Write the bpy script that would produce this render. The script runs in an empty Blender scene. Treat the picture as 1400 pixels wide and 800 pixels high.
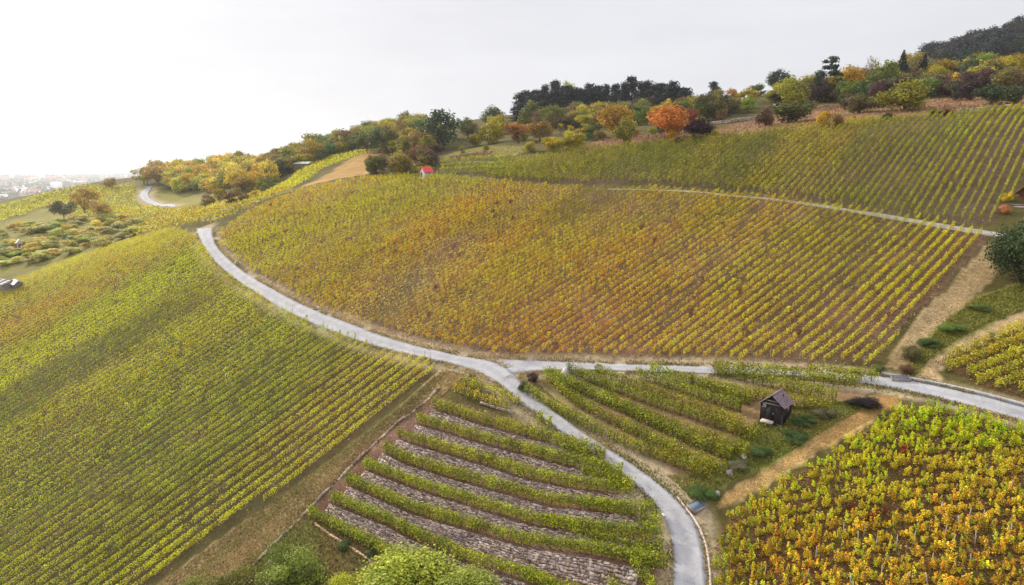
import bpy, math, random
import numpy as np
R = math.radians
rng = np.random.default_rng(7); random.seed(7)
W0, H0, F = 1400., 800., 946.
PITCH = R(10.3); CP, SP = math.cos(PITCH), math.sin(PITCH)
CZ = 80.0                                   # camera height above the plain
scene = bpy.context.scene
col = scene.collection

# ------------------------------------------------------------------ colour helpers
def lin(c):
    c = np.asarray(c, float) / 255.
    return np.where(c <= .04045, c / 12.92, ((c + .055) / 1.055) ** 2.4)
def alb(r, g, b, k=1.25):
    return np.clip(lin((r, g, b)) * k, 0, .85)

# ------------------------------------------------------------------ value noise
_tab = np.random.default_rng(3).random((256, 256))
def vnoise(x, y, s=1., o=0):
    x = np.asarray(x, float) / s + 37.3 * o; y = np.asarray(y, float) / s + 91.7 * o
    xi = np.floor(x).astype(int); yi = np.floor(y).astype(int)
    fx = x - xi; fy = y - yi
    fx = fx * fx * (3 - 2 * fx); fy = fy * fy * (3 - 2 * fy)
    t = lambda a, b: _tab[a & 255, b & 255]
    return (t(xi, yi) * (1 - fx) + t(xi + 1, yi) * fx) * (1 - fy) + (t(xi, yi + 1) * (1 - fx) + t(xi + 1, yi + 1) * fx) * fy
def fnoise(x, y, s, o=0):
    return (vnoise(x, y, s, o) * .55 + vnoise(x, y, s * .47, o + 1) * .3 + vnoise(x, y, s * .21, o + 2) * .15) - .5
def sstep(a, b, x):
    t = np.clip((x - a) / (b - a), 0, 1); return t * t * (3 - 2 * t)

# ------------------------------------------------------------------ camera rays
def rays(px, py):
    px = np.asarray(px, float); py = np.asarray(py, float)
    yv = (H0 / 2 - py) / F
    return np.stack([(px - W0 / 2) / F, CP + yv * SP, -SP + yv * CP], -1)
def project(P):
    P = np.asarray(P, float)
    d = P[..., 1] * CP - (P[..., 2] - CZ) * SP
    u = P[..., 1] * SP + (P[..., 2] - CZ) * CP
    return W0 / 2 + F * P[..., 0] / d, H0 / 2 - F * u / d, d

# ------------------------------------------------------------------ terrain control points
A = np.array([-10., 91.8]); G = np.array([.74, .67]); T_ = np.array([-.65, .76])
def plane_pt(px, py, s):
    r = rays(px, py); g = r[:2] @ G; t = r[:2] @ T_
    k = s * g + .107 * t - r[2]
    c0 = -26.4 - s * (A @ G) - .107 * (A @ T_)
    return r * (-c0 / k)
ctrl = []
for p in [(945, 795), (850, 625), (760, 565), (690, 510), (600, 490), (480, 447), (380, 395), (300, 350), (278, 318),
          (0, 800), (0, 640), (0, 450), (150, 700), (150, 550), (150, 430), (300, 650), (300, 500), (420, 650), (420, 520),
          (100, 390), (0, 400), (240, 800), (560, 790), (700, 700), (640, 600), (1061, 575), (1390, 790), (1200, 700), (980, 650), (1250, 620),
          (0, 1000), (500, 1000), (1000, 1000), (1400, 1000), (-300, 700)]:
    ctrl.append(plane_pt(p[0], p[1], .5))
for p in [(582, 242), (1350, 320), (1195, 495), (1390, 150), (850, 200), (410, 258), (700, 213), (400, 330), (600, 350), (800, 400),
          (1000, 400), (1000, 280), (1200, 250), (1100, 480), (900, 480), (700, 470), (520, 430), (1050, 180), (1200, 165), (1380, 420), (1390, 520)]:
    ctrl.append(plane_pt(p[0], p[1], .35))
for px, py, D in [(740, 497, 91), (1000, 505, 81), (1200, 515, 75), (1400, 572, 66),
                  (605, 205, 230), (520, 207, 242), (760, 153, 300), (930, 150, 290), (850, 165, 250), (700, 190, 220), (1000, 160, 210),
                  (1050, 172, 185), (1200, 150, 175), (1380, 132, 168), (1300, 112, 210), (1200, 118, 230), (1050, 130, 260), (1400, 92, 330),
                  (1400, 50, 450), (1280, 84, 450), (1560, 40, 420), (1600, 120, 170), (450, 200, 330), (350, 225, 340), (250, 236, 400), (190, 246, 410),
                  (350, 250, 270), (470, 235, 212), (330, 270, 240), (220, 281, 290), (110, 300, 240), (0, 305, 262), (0, 340, 210), (150, 325, 205), (0, 375, 185),
                  (0, 281, 330), (100, 256, 350), (-150, 310, 300), (-150, 420, 165)]:
    ctrl.append(rays(px, py) * D)
ctrl += [np.array(p, float) for p in [(-330, 430, -26), (-420, 640, -66), (-250, 620, -45), (-700, 900, -80), (-300, 1100, -80), (-900, 300, -80), (0, 560, 2), (0, 800, -40),
         (200, 700, 40), (300, 1000, -20), (420, 620, 90), (600, 500, 80), (400, 300, 60), (400, 100, 40), (-300, 60, -78), (-150, -80, -75), (50, -80, -48),
         (250, -50, -15), (-60, 10, -64), (60, 10, -45), (800, 900, 20), (150, 60, 0), (900, 200, 60)]]
ctrl = np.array(ctrl)
_S = 100.
def _phi(d2):
    return np.where(d2 > 1e-12, .5 * d2 * np.log(np.maximum(d2, 1e-12)), 0)
_c = ctrl[:, :2] / _S
_n = len(_c)
_K = _phi(((_c[:, None] - _c[None]) ** 2).sum(-1)) + np.eye(_n) * .004
_Pm = np.c_[np.ones(_n), _c]
_M = np.block([[_K, _Pm], [_Pm.T, np.zeros((3, 3))]])
_sol = np.linalg.solve(_M, np.r_[ctrl[:, 2], 0, 0, 0])
def base_z(x, y):
    x = np.asarray(x, float); y = np.asarray(y, float)
    sh = x.shape; xf = x.ravel() / _S; yf = y.ravel() / _S
    out = _sol[_n] + _sol[_n + 1] * xf + _sol[_n + 2] * yf
    for i in range(_n):
        out = out + _sol[i] * _phi((xf - _c[i, 0]) ** 2 + (yf - _c[i, 1]) ** 2)
    r = np.hypot(xf, yf) * _S
    out = np.maximum(out, -80) + 6 * np.exp(-np.abs(out + 80) / 6) * .5
    far = sstep(650, 1300, r)
    out = out * (1 - far) + -80. * far
    X, Y = xf * _S, yf * _S
    amp = 1 - far
    out = out + amp * (fnoise(X, Y, 38, 5) * .9 + fnoise(X, Y, 9, 8) * .22)
    return (out + CZ).reshape(sh)

_ts = np.concatenate([np.linspace(25, 260, 700), np.geomspace(261, 6000, 400)])
def cast(px, py, zf=None):
    """points where the view rays through photo pixels meet the hillside (nan where they miss)"""
    zf = zf or base_z
    px = np.atleast_1d(np.asarray(px, float)); py = np.atleast_1d(np.asarray(py, float))
    r = rays(px, py)
    P = r[:, None, :] * _ts[None, :, None]
    dz = P[..., 2] + CZ - zf(P[..., 0], P[..., 1])
    hit = dz < 0
    k = np.argmax(hit, 1); ok = hit.any(1) & (k > 0)
    k = np.maximum(k, 1)
    i = np.arange(len(px))
    d0 = dz[i, k - 1]; d1 = dz[i, k]
    t = _ts[k - 1] + (_ts[k] - _ts[k - 1]) * d0 / (d0 - d1)
    Q = r * t[:, None]; Q[:, 2] += CZ
    Q[~ok] = np.nan
    return Q
def cast_poly(pts, zf=None):
    Q = cast([p[0] for p in pts], [p[1] for p in pts], zf)
    return Q[~np.isnan(Q[:, 0])]
def inpoly(x, y, poly):
    x = np.asarray(x); y = np.asarray(y); inside = np.zeros(x.shape, bool)
    n = len(poly); j = n - 1
    for i in range(n):
        xi, yi = poly[i][0], poly[i][1]; xj, yj = poly[j][0], poly[j][1]
        if yi != yj:
            c = ((yi > y) != (yj > y)) & (x < (xj - xi) * (y - yi) / (yj - yi) + xi)
            inside ^= c
        j = i
    return inside
def polydist(x, y, line):
    """distance to a polyline"""
    d = np.full(np.shape(x), 1e9)
    for a, b in zip(line[:-1], line[1:]):
        ax, ay, bx, by = a[0], a[1], b[0], b[1]
        L2 = (bx - ax) ** 2 + (by - ay) ** 2 + 1e-9
        t = np.clip(((x - ax) * (bx - ax) + (y - ay) * (by - ay)) / L2, 0, 1)
        d = np.minimum(d, np.hypot(x - ax - t * (bx - ax), y - ay - t * (by - ay)))
    return d
def resample(P, step):
    P = np.asarray(P, float)
    d = np.r_[0, np.cumsum(np.hypot(*(np.diff(P[:, :2], axis=0).T)))]
    n = max(2, int(round(d[-1] / step)) + 1)
    s = np.linspace(0, d[-1], n)
    return np.stack([np.interp(s, d, P[:, k]) for k in range(P.shape[1])], 1)
def smooth(P, step, it=12):
    P = resample(P, step)
    for _ in range(it):
        P[1:-1] = P[1:-1] * .5 + (P[:-2] + P[2:]) * .25
    return P

# ------------------------------------------------------------------ terraces (rows traced, placed on the slope)
TROWS = [
    [(591, 549), (676, 576), (758, 598), (804, 620)],
    [(568, 569), (676, 601), (746, 619), (808, 635), (849, 645)],
    [(545, 589), (560, 595), (637, 618), (715, 643), (792, 659), (866, 668)],
    [(523, 607), (560, 626), (657, 655), (754, 682), (831, 690), (893, 695)],
    [(499, 631), (560, 655), (657, 686), (734, 709), (831, 722), (905, 727)],
    [(476, 652), (560, 690), (637, 713), (715, 736), (812, 750), (909, 770)],
    [(451, 676), (533, 709), (560, 724), (640, 759), (720, 785), (765, 803), (850, 830)],
    [(425, 697), (483, 728), (545, 759), (620, 793), (700, 822)],
]
TROWS_W = [cast_poly([(x, y + 9) for x, y in r]) for r in TROWS]
_e = np.mean([r[-1, :2] - r[0, :2] for r in TROWS_W], axis=0); _e /= np.hypot(*_e)
_nn = np.array([_e[1], -_e[0]])
if _nn[1] > 0: _nn = -_nn
_tuv = [np.stack([r[:, :2] @ _e, r[:, :2] @ _nn], 1) for r in TROWS_W]
def row_v(k, u):
    return np.interp(u, _tuv[k][:, 0], _tuv[k][:, 1])
def terrace_S(t): return sstep(.12, .46, t)
def terrace_dz(x, y):
    u = x * _e[0] + y * _e[1]; v = x * _nn[0] + y * _nn[1]
    dz = np.zeros(np.shape(x))
    nb = len(_tuv)
    for k in range(nb - 1):
        v0 = row_v(k, u); v1 = row_v(k + 1, u)
        gap = np.maximum(v1 - v0, .3)
        m = (v >= v0) & (v < v1) & (v1 - v0 > .35)
        if not m.any(): continue
        t = np.where(m, (v - v0) / gap, 0)
        umin = max(_tuv[k][0, 0], _tuv[k + 1][0, 0]); umax = min(_tuv[k][-1, 0], _tuv[k + 1][-1, 0])
        w = sstep(umin - 1.5, umin + .6, u) * (1 - sstep(umax - .5, umax + 1.5, u)) * np.clip((gap - .5) / 1.2, 0, 1)
        x0 = x + _nn[0] * (v0 - v); y0 = y + _nn[1] * (v0 - v)
        x1 = x + _nn[0] * (v1 - v); y1 = y + _nn[1] * (v1 - v)
        drop = np.where(m, -gap * .46, 0)
        dz = dz + np.where(m, w * (terrace_S(t) - t) * drop, 0)
    return dz

# ------------------------------------------------------------------ roads (edges traced)
ROADS = {}
def strip(L, Rr):
    return cast_poly(L), cast_poly(Rr)
ROADS['main'] = strip(
    [(268, 313), (270, 322), (276, 336), (288, 353), (310, 374), (340, 396), (380, 421), (430, 445), (480, 464), (530, 479), (575, 489), (612, 497), (648, 506), (676, 521), (700, 541), (728, 562), (760, 586), (800, 615), (850, 648), (893, 684), (914, 715), (920, 750), (921, 800), (918, 860)],
    [(291, 312), (291, 322), (296, 336), (308, 350), (330, 369), (360, 388), (400, 410), (450, 432), (500, 451), (550, 468), (590, 478), (625, 486), (662, 491), (692, 500), (716, 526), (744, 552), (778, 578), (820, 606), (874, 640), (922, 678), (950, 712), (963, 745), (968, 800), (968, 860)])
ROADS['right'] = strip(
    [(690, 514), (712, 511), (740, 507), (800, 507), (880, 509), (960, 511), (1040, 514), (1120, 518), (1200, 528), (1280, 544), (1350, 563), (1420, 583), (1500, 606)],
    [(650, 490), (712, 492), (740, 493), (800, 496), (880, 499), (960, 501), (1040, 504), (1120, 508), (1200, 514), (1280, 527), (1350, 544), (1420, 563), (1500, 586)])
ROADS['far'] = strip(
    [(240, 284), (222, 283), (207, 280), (195, 275), (190, 269), (193, 263), (199, 259), (203, 255)],
    [(240, 281), (228, 280), (216, 277), (206, 272), (203, 267), (204, 263), (207, 259), (208, 255)])
LANE = smooth(cast_poly([(830, 259), (900, 260), (980, 265), (1040, 271), (1110, 280), (1180, 290), (1250, 302), (1310, 313), (1370, 322), (1430, 332)]), 2)
ROAD_CL = {}
for k, (L, Rr) in ROADS.items():
    n = 120
    a = resample(L, 1); b = resample(Rr, 1)
    f = np.linspace(0, 1, n)
    ia = np.stack([np.interp(f, np.linspace(0, 1, len(a)), a[:, i]) for i in range(3)], 1)
    ib = np.stack([np.interp(f, np.linspace(0, 1, len(b)), b[:, i]) for i in range(3)], 1)
    ROAD_CL[k] = (ia + ib) / 2

# ------------------------------------------------------------------ the terrain grid
def axis(segs, lo, hi, grow=1.09):
    pts = []
    for a, b, st in segs:
        pts += list(np.arange(a, b, st))
    pts.append(segs[-1][1])
    s = segs[-1][2]; x = pts[-1]
    while x < hi:
        s *= grow; x += s; pts.append(x)
    s = segs[0][2]; x = pts[0]; pre = []
    while x > lo:
        s *= grow; x -= s; pre.append(x)
    return np.array(pre[::-1] + pts)
XS = axis([(-150, -50, 1.5), (-50, 75, .6), (75, 200, 1.4)], -9000, 9000)
YS = axis([(30, 46, 1.5), (46, 112, .6), (112, 230, 1.4), (230, 420, 2.5)], -700, 16000)
GX, GY = np.meshgrid(XS, YS)
GZ = base_z(GX, GY) + terrace_dz(GX, GY)
def ground(x, y):
    x = np.asarray(x, float); y = np.asarray(y, float)
    i = np.clip(np.searchsorted(XS, x) - 1, 0, len(XS) - 2); j = np.clip(np.searchsorted(YS, y) - 1, 0, len(YS) - 2)
    fx = (x - XS[i]) / (XS[i + 1] - XS[i]); fy = (y - YS[j]) / (YS[j + 1] - YS[j])
    return (GZ[j, i] * (1 - fx) + GZ[j, i + 1] * fx) * (1 - fy) + (GZ[j + 1, i] * (1 - fx) + GZ[j + 1, i + 1] * fx) * fy

def pw(pts): return cast_poly(pts)[:, :2]

# ------------------------------------------------------------------ mesh helpers
def make_mesh(name, V, faces, colr=None, uv=None, mat=None):
    """faces: (n,3) or (n,4) int array, or a list of such arrays"""
    me = bpy.data.meshes.new(name)
    if not isinstance(faces, list): faces = [faces]
    faces = [np.asarray(f, np.int32) for f in faces if len(f)]
    V = np.asarray(V, np.float32)
    me.vertices.add(len(V)); me.vertices.foreach_set('co', V.ravel())
    li = np.concatenate([f.ravel() for f in faces]); tot = np.concatenate([np.full(len(f), f.shape[1], np.int32) for f in faces])
    st = np.r_[0, np.cumsum(tot)[:-1]].astype(np.int32)
    me.loops.add(len(li)); me.loops.foreach_set('vertex_index', li)
    me.polygons.add(len(tot)); me.polygons.foreach_set('loop_start', st); me.polygons.foreach_set('loop_total', tot)
    if colr is not None:
        a = me.color_attributes.new('Col', 'FLOAT_COLOR', 'POINT')
        c = np.ones((len(V), 4), np.float32); c[:, :3] = colr
        a.data.foreach_set('color', c.ravel())
    if uv is not None:
        l = me.uv_layers.new(name='UVMap'); l.data.foreach_set('uv', np.asarray(uv, np.float32)[li].ravel())
    me.update(calc_edges=True); me.validate()
    if mat: me.materials.append(mat)
    return me
def link(name, me, parent=None, loc=None, **props):
    o = bpy.data.objects.new(name, me); col.objects.link(o)
    if parent: o.parent = parent
    if loc is not None: o.location = loc
    for k, v in props.items(): o[k] = v
    return o
class MB:
    """collects simple solids with per-vertex colours into one mesh"""
    def __init__(s): s.V = []; s.F4 = []; s.F3 = []; s.C = []; s.n = 0
    def add(s, V, f4=(), f3=(), c=(1, 1, 1)):
        V = np.asarray(V, float)
        s.V.append(V); s.C.append(np.broadcast_to(np.asarray(c, float), (len(V), 3)))
        if len(f4): s.F4.append(np.asarray(f4) + s.n)
        if len(f3): s.F3.append(np.asarray(f3) + s.n)
        s.n += len(V)
    BOXF = [(0, 3, 2, 1), (4, 5, 6, 7), (0, 1, 5, 4), (1, 2, 6, 5), (2, 3, 7, 6), (3, 0, 4, 7)]
    def box(s, c, h, c_=(1, 1, 1), rz=0.):
        x, y, z = h
        V = np.array([(-x, -y, -z), (x, -y, -z), (x, y, -z), (-x, y, -z), (-x, -y, z), (x, -y, z), (x, y, z), (-x, y, z)], float)
        ca, sa = math.cos(rz), math.sin(rz)
        V = np.stack([V[:, 0] * ca - V[:, 1] * sa, V[:, 0] * sa + V[:, 1] * ca, V[:, 2]], 1) + np.asarray(c, float)
        s.add(V, s.BOXF, c=c_)
    def hexa(s, V8, c=(1, 1, 1)): s.add(V8, s.BOXF, c=c)
    def tube(s, path, rad, n=7, c=(1, 1, 1), cap=True):
        path = np.asarray(path, float); rad = np.broadcast_to(rad, (len(path),))
        V = []
        for i, p in enumerate(path):
            d = path[min(i + 1, len(path) - 1)] - path[max(i - 1, 0)]; d = d / (np.linalg.norm(d) + 1e-9)
            a = np.cross(d, (0, 0, 1.)) if abs(d[2]) < .9 else np.cross(d, (1., 0, 0)); a /= np.linalg.norm(a); b = np.cross(d, a)
            an = np.arange(n) * 2 * math.pi / n
            V.append(p + rad[i] * (np.cos(an)[:, None] * a + np.sin(an)[:, None] * b))
        V = np.concatenate(V); f = []
        for i in range(len(path) - 1):
            for k in range(n):
                f.append((i * n + k, i * n + (k + 1) % n, (i + 1) * n + (k + 1) % n, (i + 1) * n + k))
        f3 = []
        if cap:
            V = np.concatenate([V, path[-1:], path[:1]])
            m = len(path) * n
            f3 = [((len(path) - 1) * n + k, (len(path) - 1) * n + (k + 1) % n, m) for k in range(n)] + [((k + 1) % n, k, m + 1) for k in range(n)]
        s.add(V, f, f3, c)
    def mesh(s, name, mat):
        f = []
        if s.F4: f.append(np.concatenate(s.F4))
        if s.F3: f.append(np.concatenate(s.F3))
        return make_mesh(name, np.concatenate(s.V), f, np.concatenate(s.C), None, mat)

# ------------------------------------------------------------------ materials
def new_mat(name):
    m = bpy.data.materials.new(name); m.use_nodes = True
    nt = m.node_tree; nt.nodes.clear()
    return m, nt, nt.nodes.new, nt.links.new
def leaf_material(name, trans=.38, tint=False, rough=.6):
    m, nt, N, L = new_mat(name)
    at = N('ShaderNodeAttribute'); at.attribute_name = 'Col'
    c = at.outputs['Color']
    if tint:
        oi = N('ShaderNodeObjectInfo'); mx = N('ShaderNodeMix'); mx.data_type = 'RGBA'; mx.blend_type = 'MULTIPLY'; mx.inputs[0].default_value = 1
        L(c, mx.inputs[6]); L(oi.outputs['Color'], mx.inputs[7]); c = mx.outputs[2]
    p = N('ShaderNodeBsdfPrincipled'); p.inputs['Roughness'].default_value = rough
    p.inputs['Specular IOR Level'].default_value = .25
    t = N('ShaderNodeBsdfTranslucent'); ms = N('ShaderNodeMixShader'); ms.inputs[0].default_value = trans
    o = N('ShaderNodeOutputMaterial')
    L(c, p.inputs['Base Color']); L(c, t.inputs['Color']); L(p.outputs[0], ms.inputs[1]); L(t.outputs[0], ms.inputs[2]); L(ms.outputs[0], o.inputs[0])
    return m
def col_material(name, rough=.85, noise=0., nscale=3., bump=0., bscale=20., metal=0., spec=.3):
    m, nt, N, L = new_mat(name)
    at = N('ShaderNodeAttribute'); at.attribute_name = 'Col'; c = at.outputs['Color']
    p = N('ShaderNodeBsdfPrincipled'); p.inputs['Roughness'].default_value = rough; p.inputs['Metallic'].default_value = metal
    p.inputs['Specular IOR Level'].default_value = spec
    tc = N('ShaderNodeTexCoord')
    if noise:
        n = N('ShaderNodeTexNoise'); n.inputs['Scale'].default_value = nscale; n.inputs['Detail'].default_value = 8; n.inputs['Roughness'].default_value = .65
        L(tc.outputs['Object'], n.inputs['Vector'])
        mr = N('ShaderNodeMapRange'); mr.inputs['From Min'].default_value = .25; mr.inputs['From Max'].default_value = .75
        mr.inputs['To Min'].default_value = 1 - noise; mr.inputs['To Max'].default_value = 1 + noise
        L(n.outputs['Fac'], mr.inputs['Value'])
        vm = N('ShaderNodeVectorMath'); vm.operation = 'SCALE'; L(c, vm.inputs[0]); L(mr.outputs[0], vm.inputs['Scale']); c = vm.outputs[0]
    L(c, p.inputs['Base Color'])
    if bump:
        b = N('ShaderNodeBump'); b.inputs['Strength'].default_value = bump; b.inputs['Distance'].default_value = .1
        n2 = N('ShaderNodeTexNoise'); n2.inputs['Scale'].default_value = bscale; n2.inputs['Detail'].default_value = 6
        L(tc.outputs['Object'], n2.inputs['Vector']); L(n2.outputs['Fac'], b.inputs['Height']); L(b.outputs[0], p.inputs['Normal'])
    o = N('ShaderNodeOutputMaterial'); L(p.outputs[0], o.inputs[0])
    return m
M_VINE = leaf_material('vine_leaves', .24)
M_LEAF = leaf_material('tree_leaves', .24, tint=True)
M_GRASS = leaf_material('grass_blades', .3)
M_BARK = col_material('bark', .9, .35, 4, .5, 9)
M_STONE = col_material('dry_stone', .9, .3, 2.6, .8, 7)
M_WOOD = col_material('weathered_wood', .75, .3, 6, .3, 30)
M_PLASTER = col_material('plaster', .85, .08, 1.5, .1, 30)
M_TILE = col_material('roof_tiles', .7, .22, 5, .3, 25)
M_CITY = col_material('far_town', .85, .1, .02)

# ground: zones come as a colour attribute, litter and clods from noise
m, nt, N, L = new_mat('hillside_ground'); M_GROUND = m
at = N('ShaderNodeAttribute'); at.attribute_name = 'Col'
tc = N('ShaderNodeTexCoord')
def noise(scale, detail=6, rough=.6):
    n = N('ShaderNodeTexNoise'); n.inputs['Scale'].default_value = scale; n.inputs['Detail'].default_value = detail; n.inputs['Roughness'].default_value = rough
    L(tc.outputs['Object'], n.inputs['Vector']); return n
def mrange(v, a, b, c, d):
    n = N('ShaderNodeMapRange'); n.inputs['From Min'].default_value = a; n.inputs['From Max'].default_value = b; n.inputs['To Min'].default_value = c; n.inputs['To Max'].default_value = d
    L(v, n.inputs['Value']); return n.outputs[0]
n1 = noise(.35, 8, .65); n2 = noise(2.6, 6, .7); n3 = noise(7., 4, .7)
k1 = mrange(n1.outputs['Fac'], .3, .7, .72, 1.28); k2 = mrange(n2.outputs['Fac'], .3, .7, .7, 1.3)
mm = N('ShaderNodeMath'); mm.operation = 'MULTIPLY'; L(k1, mm.inputs[0]); L(k2, mm.inputs[1])
vm = N('ShaderNodeVectorMath'); vm.operation = 'SCALE'; L(at.outputs['Color'], vm.inputs[0]); L(mm.outputs[0], vm.inputs['Scale'])
vo = N('ShaderNodeTexVoronoi'); vo.inputs['Scale'].default_value = 2.6; L(tc.outputs['Object'], vo.inputs['Vector'])
sp = mrange(vo.outputs['Distance'], .2, .34, 1, 0)
gate = mrange(n1.outputs['Fac'], .45, .6, 0, .55)
m2 = N('ShaderNodeMath'); m2.operation = 'MULTIPLY'; L(sp, m2.inputs[0]); L(gate, m2.inputs[1])
m3 = N('ShaderNodeMath'); m3.operation = 'MULTIPLY'; L(m2.outputs[0], m3.inputs[0]); L(at.outputs['Alpha'], m3.inputs[1])
mx = N('ShaderNodeMix'); mx.data_type = 'RGBA'; cr_ = N('ShaderNodeValToRGB'); cr_.color_ramp.elements[0].color = (.13, .07, .035, 1); cr_.color_ramp.elements[1].color = (.36, .27, .17, 1); e_ = cr_.color_ramp.elements.new(.55); e_.color = (.34, .17, .05, 1); L(vo.outputs['Color'], cr_.inputs[0]); L(cr_.outputs[0], mx.inputs[7])
L(m3.outputs[0], mx.inputs[0]); L(vm.outputs[0], mx.inputs[6])
p = N('ShaderNodeBsdfPrincipled'); p.inputs['Roughness'].default_value = .95; p.inputs['Specular IOR Level'].default_value = .1
bu = N('ShaderNodeBump'); bu.inputs['Strength'].default_value = .7; bu.inputs['Distance'].default_value = .15
L(n3.outputs['Fac'], bu.inputs['Height']); L(bu.outputs[0], p.inputs['Normal']); L(mx.outputs[2], p.inputs['Base Color'])
o = N('ShaderNodeOutputMaterial'); L(p.outputs[0], o.inputs[0])

# concrete road: slabs with joints, wheel wear and patches
m, nt, N, L = new_mat('road_concrete'); M_ROAD = m
tc = N('ShaderNodeTexCoord'); uvn = N('ShaderNodeUVMap'); uvn.uv_map = 'UVMap'
n1 = noise(.5, 7, .65); n2 = noise(6., 5, .7)
sx = N('ShaderNodeSeparateXYZ'); L(uvn.outputs[0], sx.inputs[0])
fr = N('ShaderNodeMath'); fr.operation = 'FRACT'; dv = N('ShaderNodeMath'); dv.operation = 'DIVIDE'; dv.inputs[1].default_value = 5.
L(sx.outputs['Y'], dv.inputs[0]); L(dv.outputs[0], fr.inputs[0])
jt = mrange(fr.outputs[0], .0, .022, .72, 1)
edge = N('ShaderNodeMath'); edge.operation = 'PINGPONG'; edge.inputs[1].default_value = .5; L(sx.outputs['X'], edge.inputs[0])
ed = mrange(edge.outputs[0], .0, .12, .86, 1)
k1 = mrange(n1.outputs['Fac'], .3, .7, .78, 1.12); k2 = mrange(n2.outputs['Fac'], .3, .7, .9, 1.08)
def mul(a, b):
    q = N('ShaderNodeMath'); q.operation = 'MULTIPLY'; L(a, q.inputs[0]); L(b, q.inputs[1]); return q.outputs[0]
wt = N('ShaderNodeMath'); wt.operation = 'PINGPONG'; wt.inputs[1].default_value = .25; L(sx.outputs['X'], wt.inputs[0])
wr = mrange(wt.outputs[0], .08, .2, .93, 1.04)
vc = N('ShaderNodeTexVoronoi'); vc.feature = 'DISTANCE_TO_EDGE'; vc.inputs['Scale'].default_value = .42; n4 = noise(1.1, 4, .6)
va = N('ShaderNodeVectorMath'); va.operation = 'MULTIPLY_ADD'; va.inputs[1].default_value = (1.6, 1.6, 1.6); L(n4.outputs['Color'], va.inputs[0]); L(tc.outputs['Object'], va.inputs[2]); L(va.outputs[0], vc.inputs['Vector'])
ck = mrange(vc.outputs['Distance'], .0, .02, .74, 1)
kk = mul(mul(mul(jt, ed), mul(k1, k2)), mul(wr, ck))
vm = N('ShaderNodeVectorMath'); vm.operation = 'SCALE'; vm.inputs[0].default_value = (.395, .385, .395); L(kk, vm.inputs['Scale'])
p = N('ShaderNodeBsdfPrincipled'); p.inputs['Roughness'].default_value = .85; p.inputs['Specular IOR Level'].default_value = .2
L(vm.outputs[0], p.inputs['Base Color']); o = N('ShaderNodeOutputMaterial'); L(p.outputs[0], o.inputs[0])

# ------------------------------------------------------------------ field outlines (traced) -> world
PX = {}
PX['left'] = [(272, 326), (290, 358), (340, 401), (430, 450), (530, 484), (600, 499), (590, 514), (545, 552), (480, 602), (400, 662), (300, 733), (205, 800), (120, 860),
              (-250, 900), (-250, 480), (-120, 440), (0, 393), (110, 352), (180, 330), (230, 316)]
PX['main'] = [(298, 320), (304, 338), (340, 368), (400, 402), (470, 434), (560, 464), (640, 482), (720, 489), (850, 491), (1000, 494), (1120, 499), (1193, 503),
              (1245, 440), (1300, 378), (1344, 334), (1352, 324), (1300, 310), (1240, 299), (1160, 286), (1080, 275), (1000, 267), (920, 261), (830, 259), (740, 256), (660, 248), (600, 242), (545, 241), (480, 247), (410, 262), (340, 292)]
PX['upper'] = [(640, 240), (690, 222), (740, 215), (790, 206), (860, 200), (950, 192), (1050, 181), (1120, 172), (1190, 165), (1290, 158), (1402, 147), (1460, 142),
               (1425, 215), (1388, 262), (1357, 306), (1310, 307), (1240, 295), (1160, 281), (1080, 270), (1000, 261), (920, 255), (830, 252), (740, 250), (690, 246)]
PX['front'] = [(1000, 708), (1060, 668), (1135, 624), (1200, 580), (1240, 554), (1300, 562), (1350, 575), (1420, 596), (1500, 640), (1500, 900), (980, 900), (976, 800), (978, 740)]
PX['right'] = [(1278, 495), (1310, 480), (1360, 462), (1420, 438), (1500, 425), (1500, 570), (1420, 549), (1360, 534), (1310, 515)]
PX['knoll'] = [(594, 241), (600, 233), (640, 225), (700, 219), (735, 214), (690, 223), (640, 238)]
PX['stripe'] = [(405, 258), (470, 222), (500, 208), (530, 206), (515, 236), (470, 243)]
PX['meadow'] = [(598, 221), (622, 209), (660, 201), (720, 201), (716, 209), (690, 214), (640, 218)]
PX['lane_left'] = [(606, 505), (640, 512), (600, 545), (540, 585), (470, 645), (400, 715), (330, 790), (280, 850), (140, 850), (215, 800), (300, 738), (400, 668), (480, 608), (545, 558)]
PX['track'] = [(978, 694), (992, 676), (1030, 652), (1080, 620), (1130, 588), (1170, 560), (1195, 541), (1228, 541), (1232, 552), (1180, 580), (1110, 622), (1050, 660), (1000, 690)]
PX['upper_track'] = [(1213, 500), (1248, 446), (1300, 385), (1345, 338), (1362, 330), (1366, 375), (1330, 410), (1290, 440), (1255, 478), (1236, 505)]
PX['right_track'] = [(1250, 516), (1275, 490), (1310, 466), (1350, 446), (1420, 416), (1500, 395), (1500, 420), (1420, 437), (1360, 458), (1300, 486), (1280, 510), (1285, 522)]
PX['green_gap'] = [(1236, 508), (1255, 480), (1290, 442), (1335, 408), (1400, 385), (1500, 370), (1500, 395), (1420, 414), (1350, 442), (1305, 466), (1272, 488), (1250, 515)]
PX['hut_grass'] = [(1015, 590), (1060, 560), (1110, 555), (1190, 545), (1170, 565), (1110, 600), (1040, 640), (985, 665), (955, 690), (930, 672), (900, 650), (960, 650), (1000, 625)]
PX['verge_right'] = [(720, 520), (735, 525), (800, 580), (880, 628), (940, 672), (960, 690), (950, 705), (925, 680), (860, 630), (790, 580), (740, 548)]
PX['verge_main'] = [(300, 345), (340, 372), (420, 408), (520, 447), (620, 478), (720, 489), (900, 494), (1200, 506), (1200, 512), (900, 498), (720, 492), (620, 484), (520, 458), (400, 412), (330, 372)]
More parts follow.
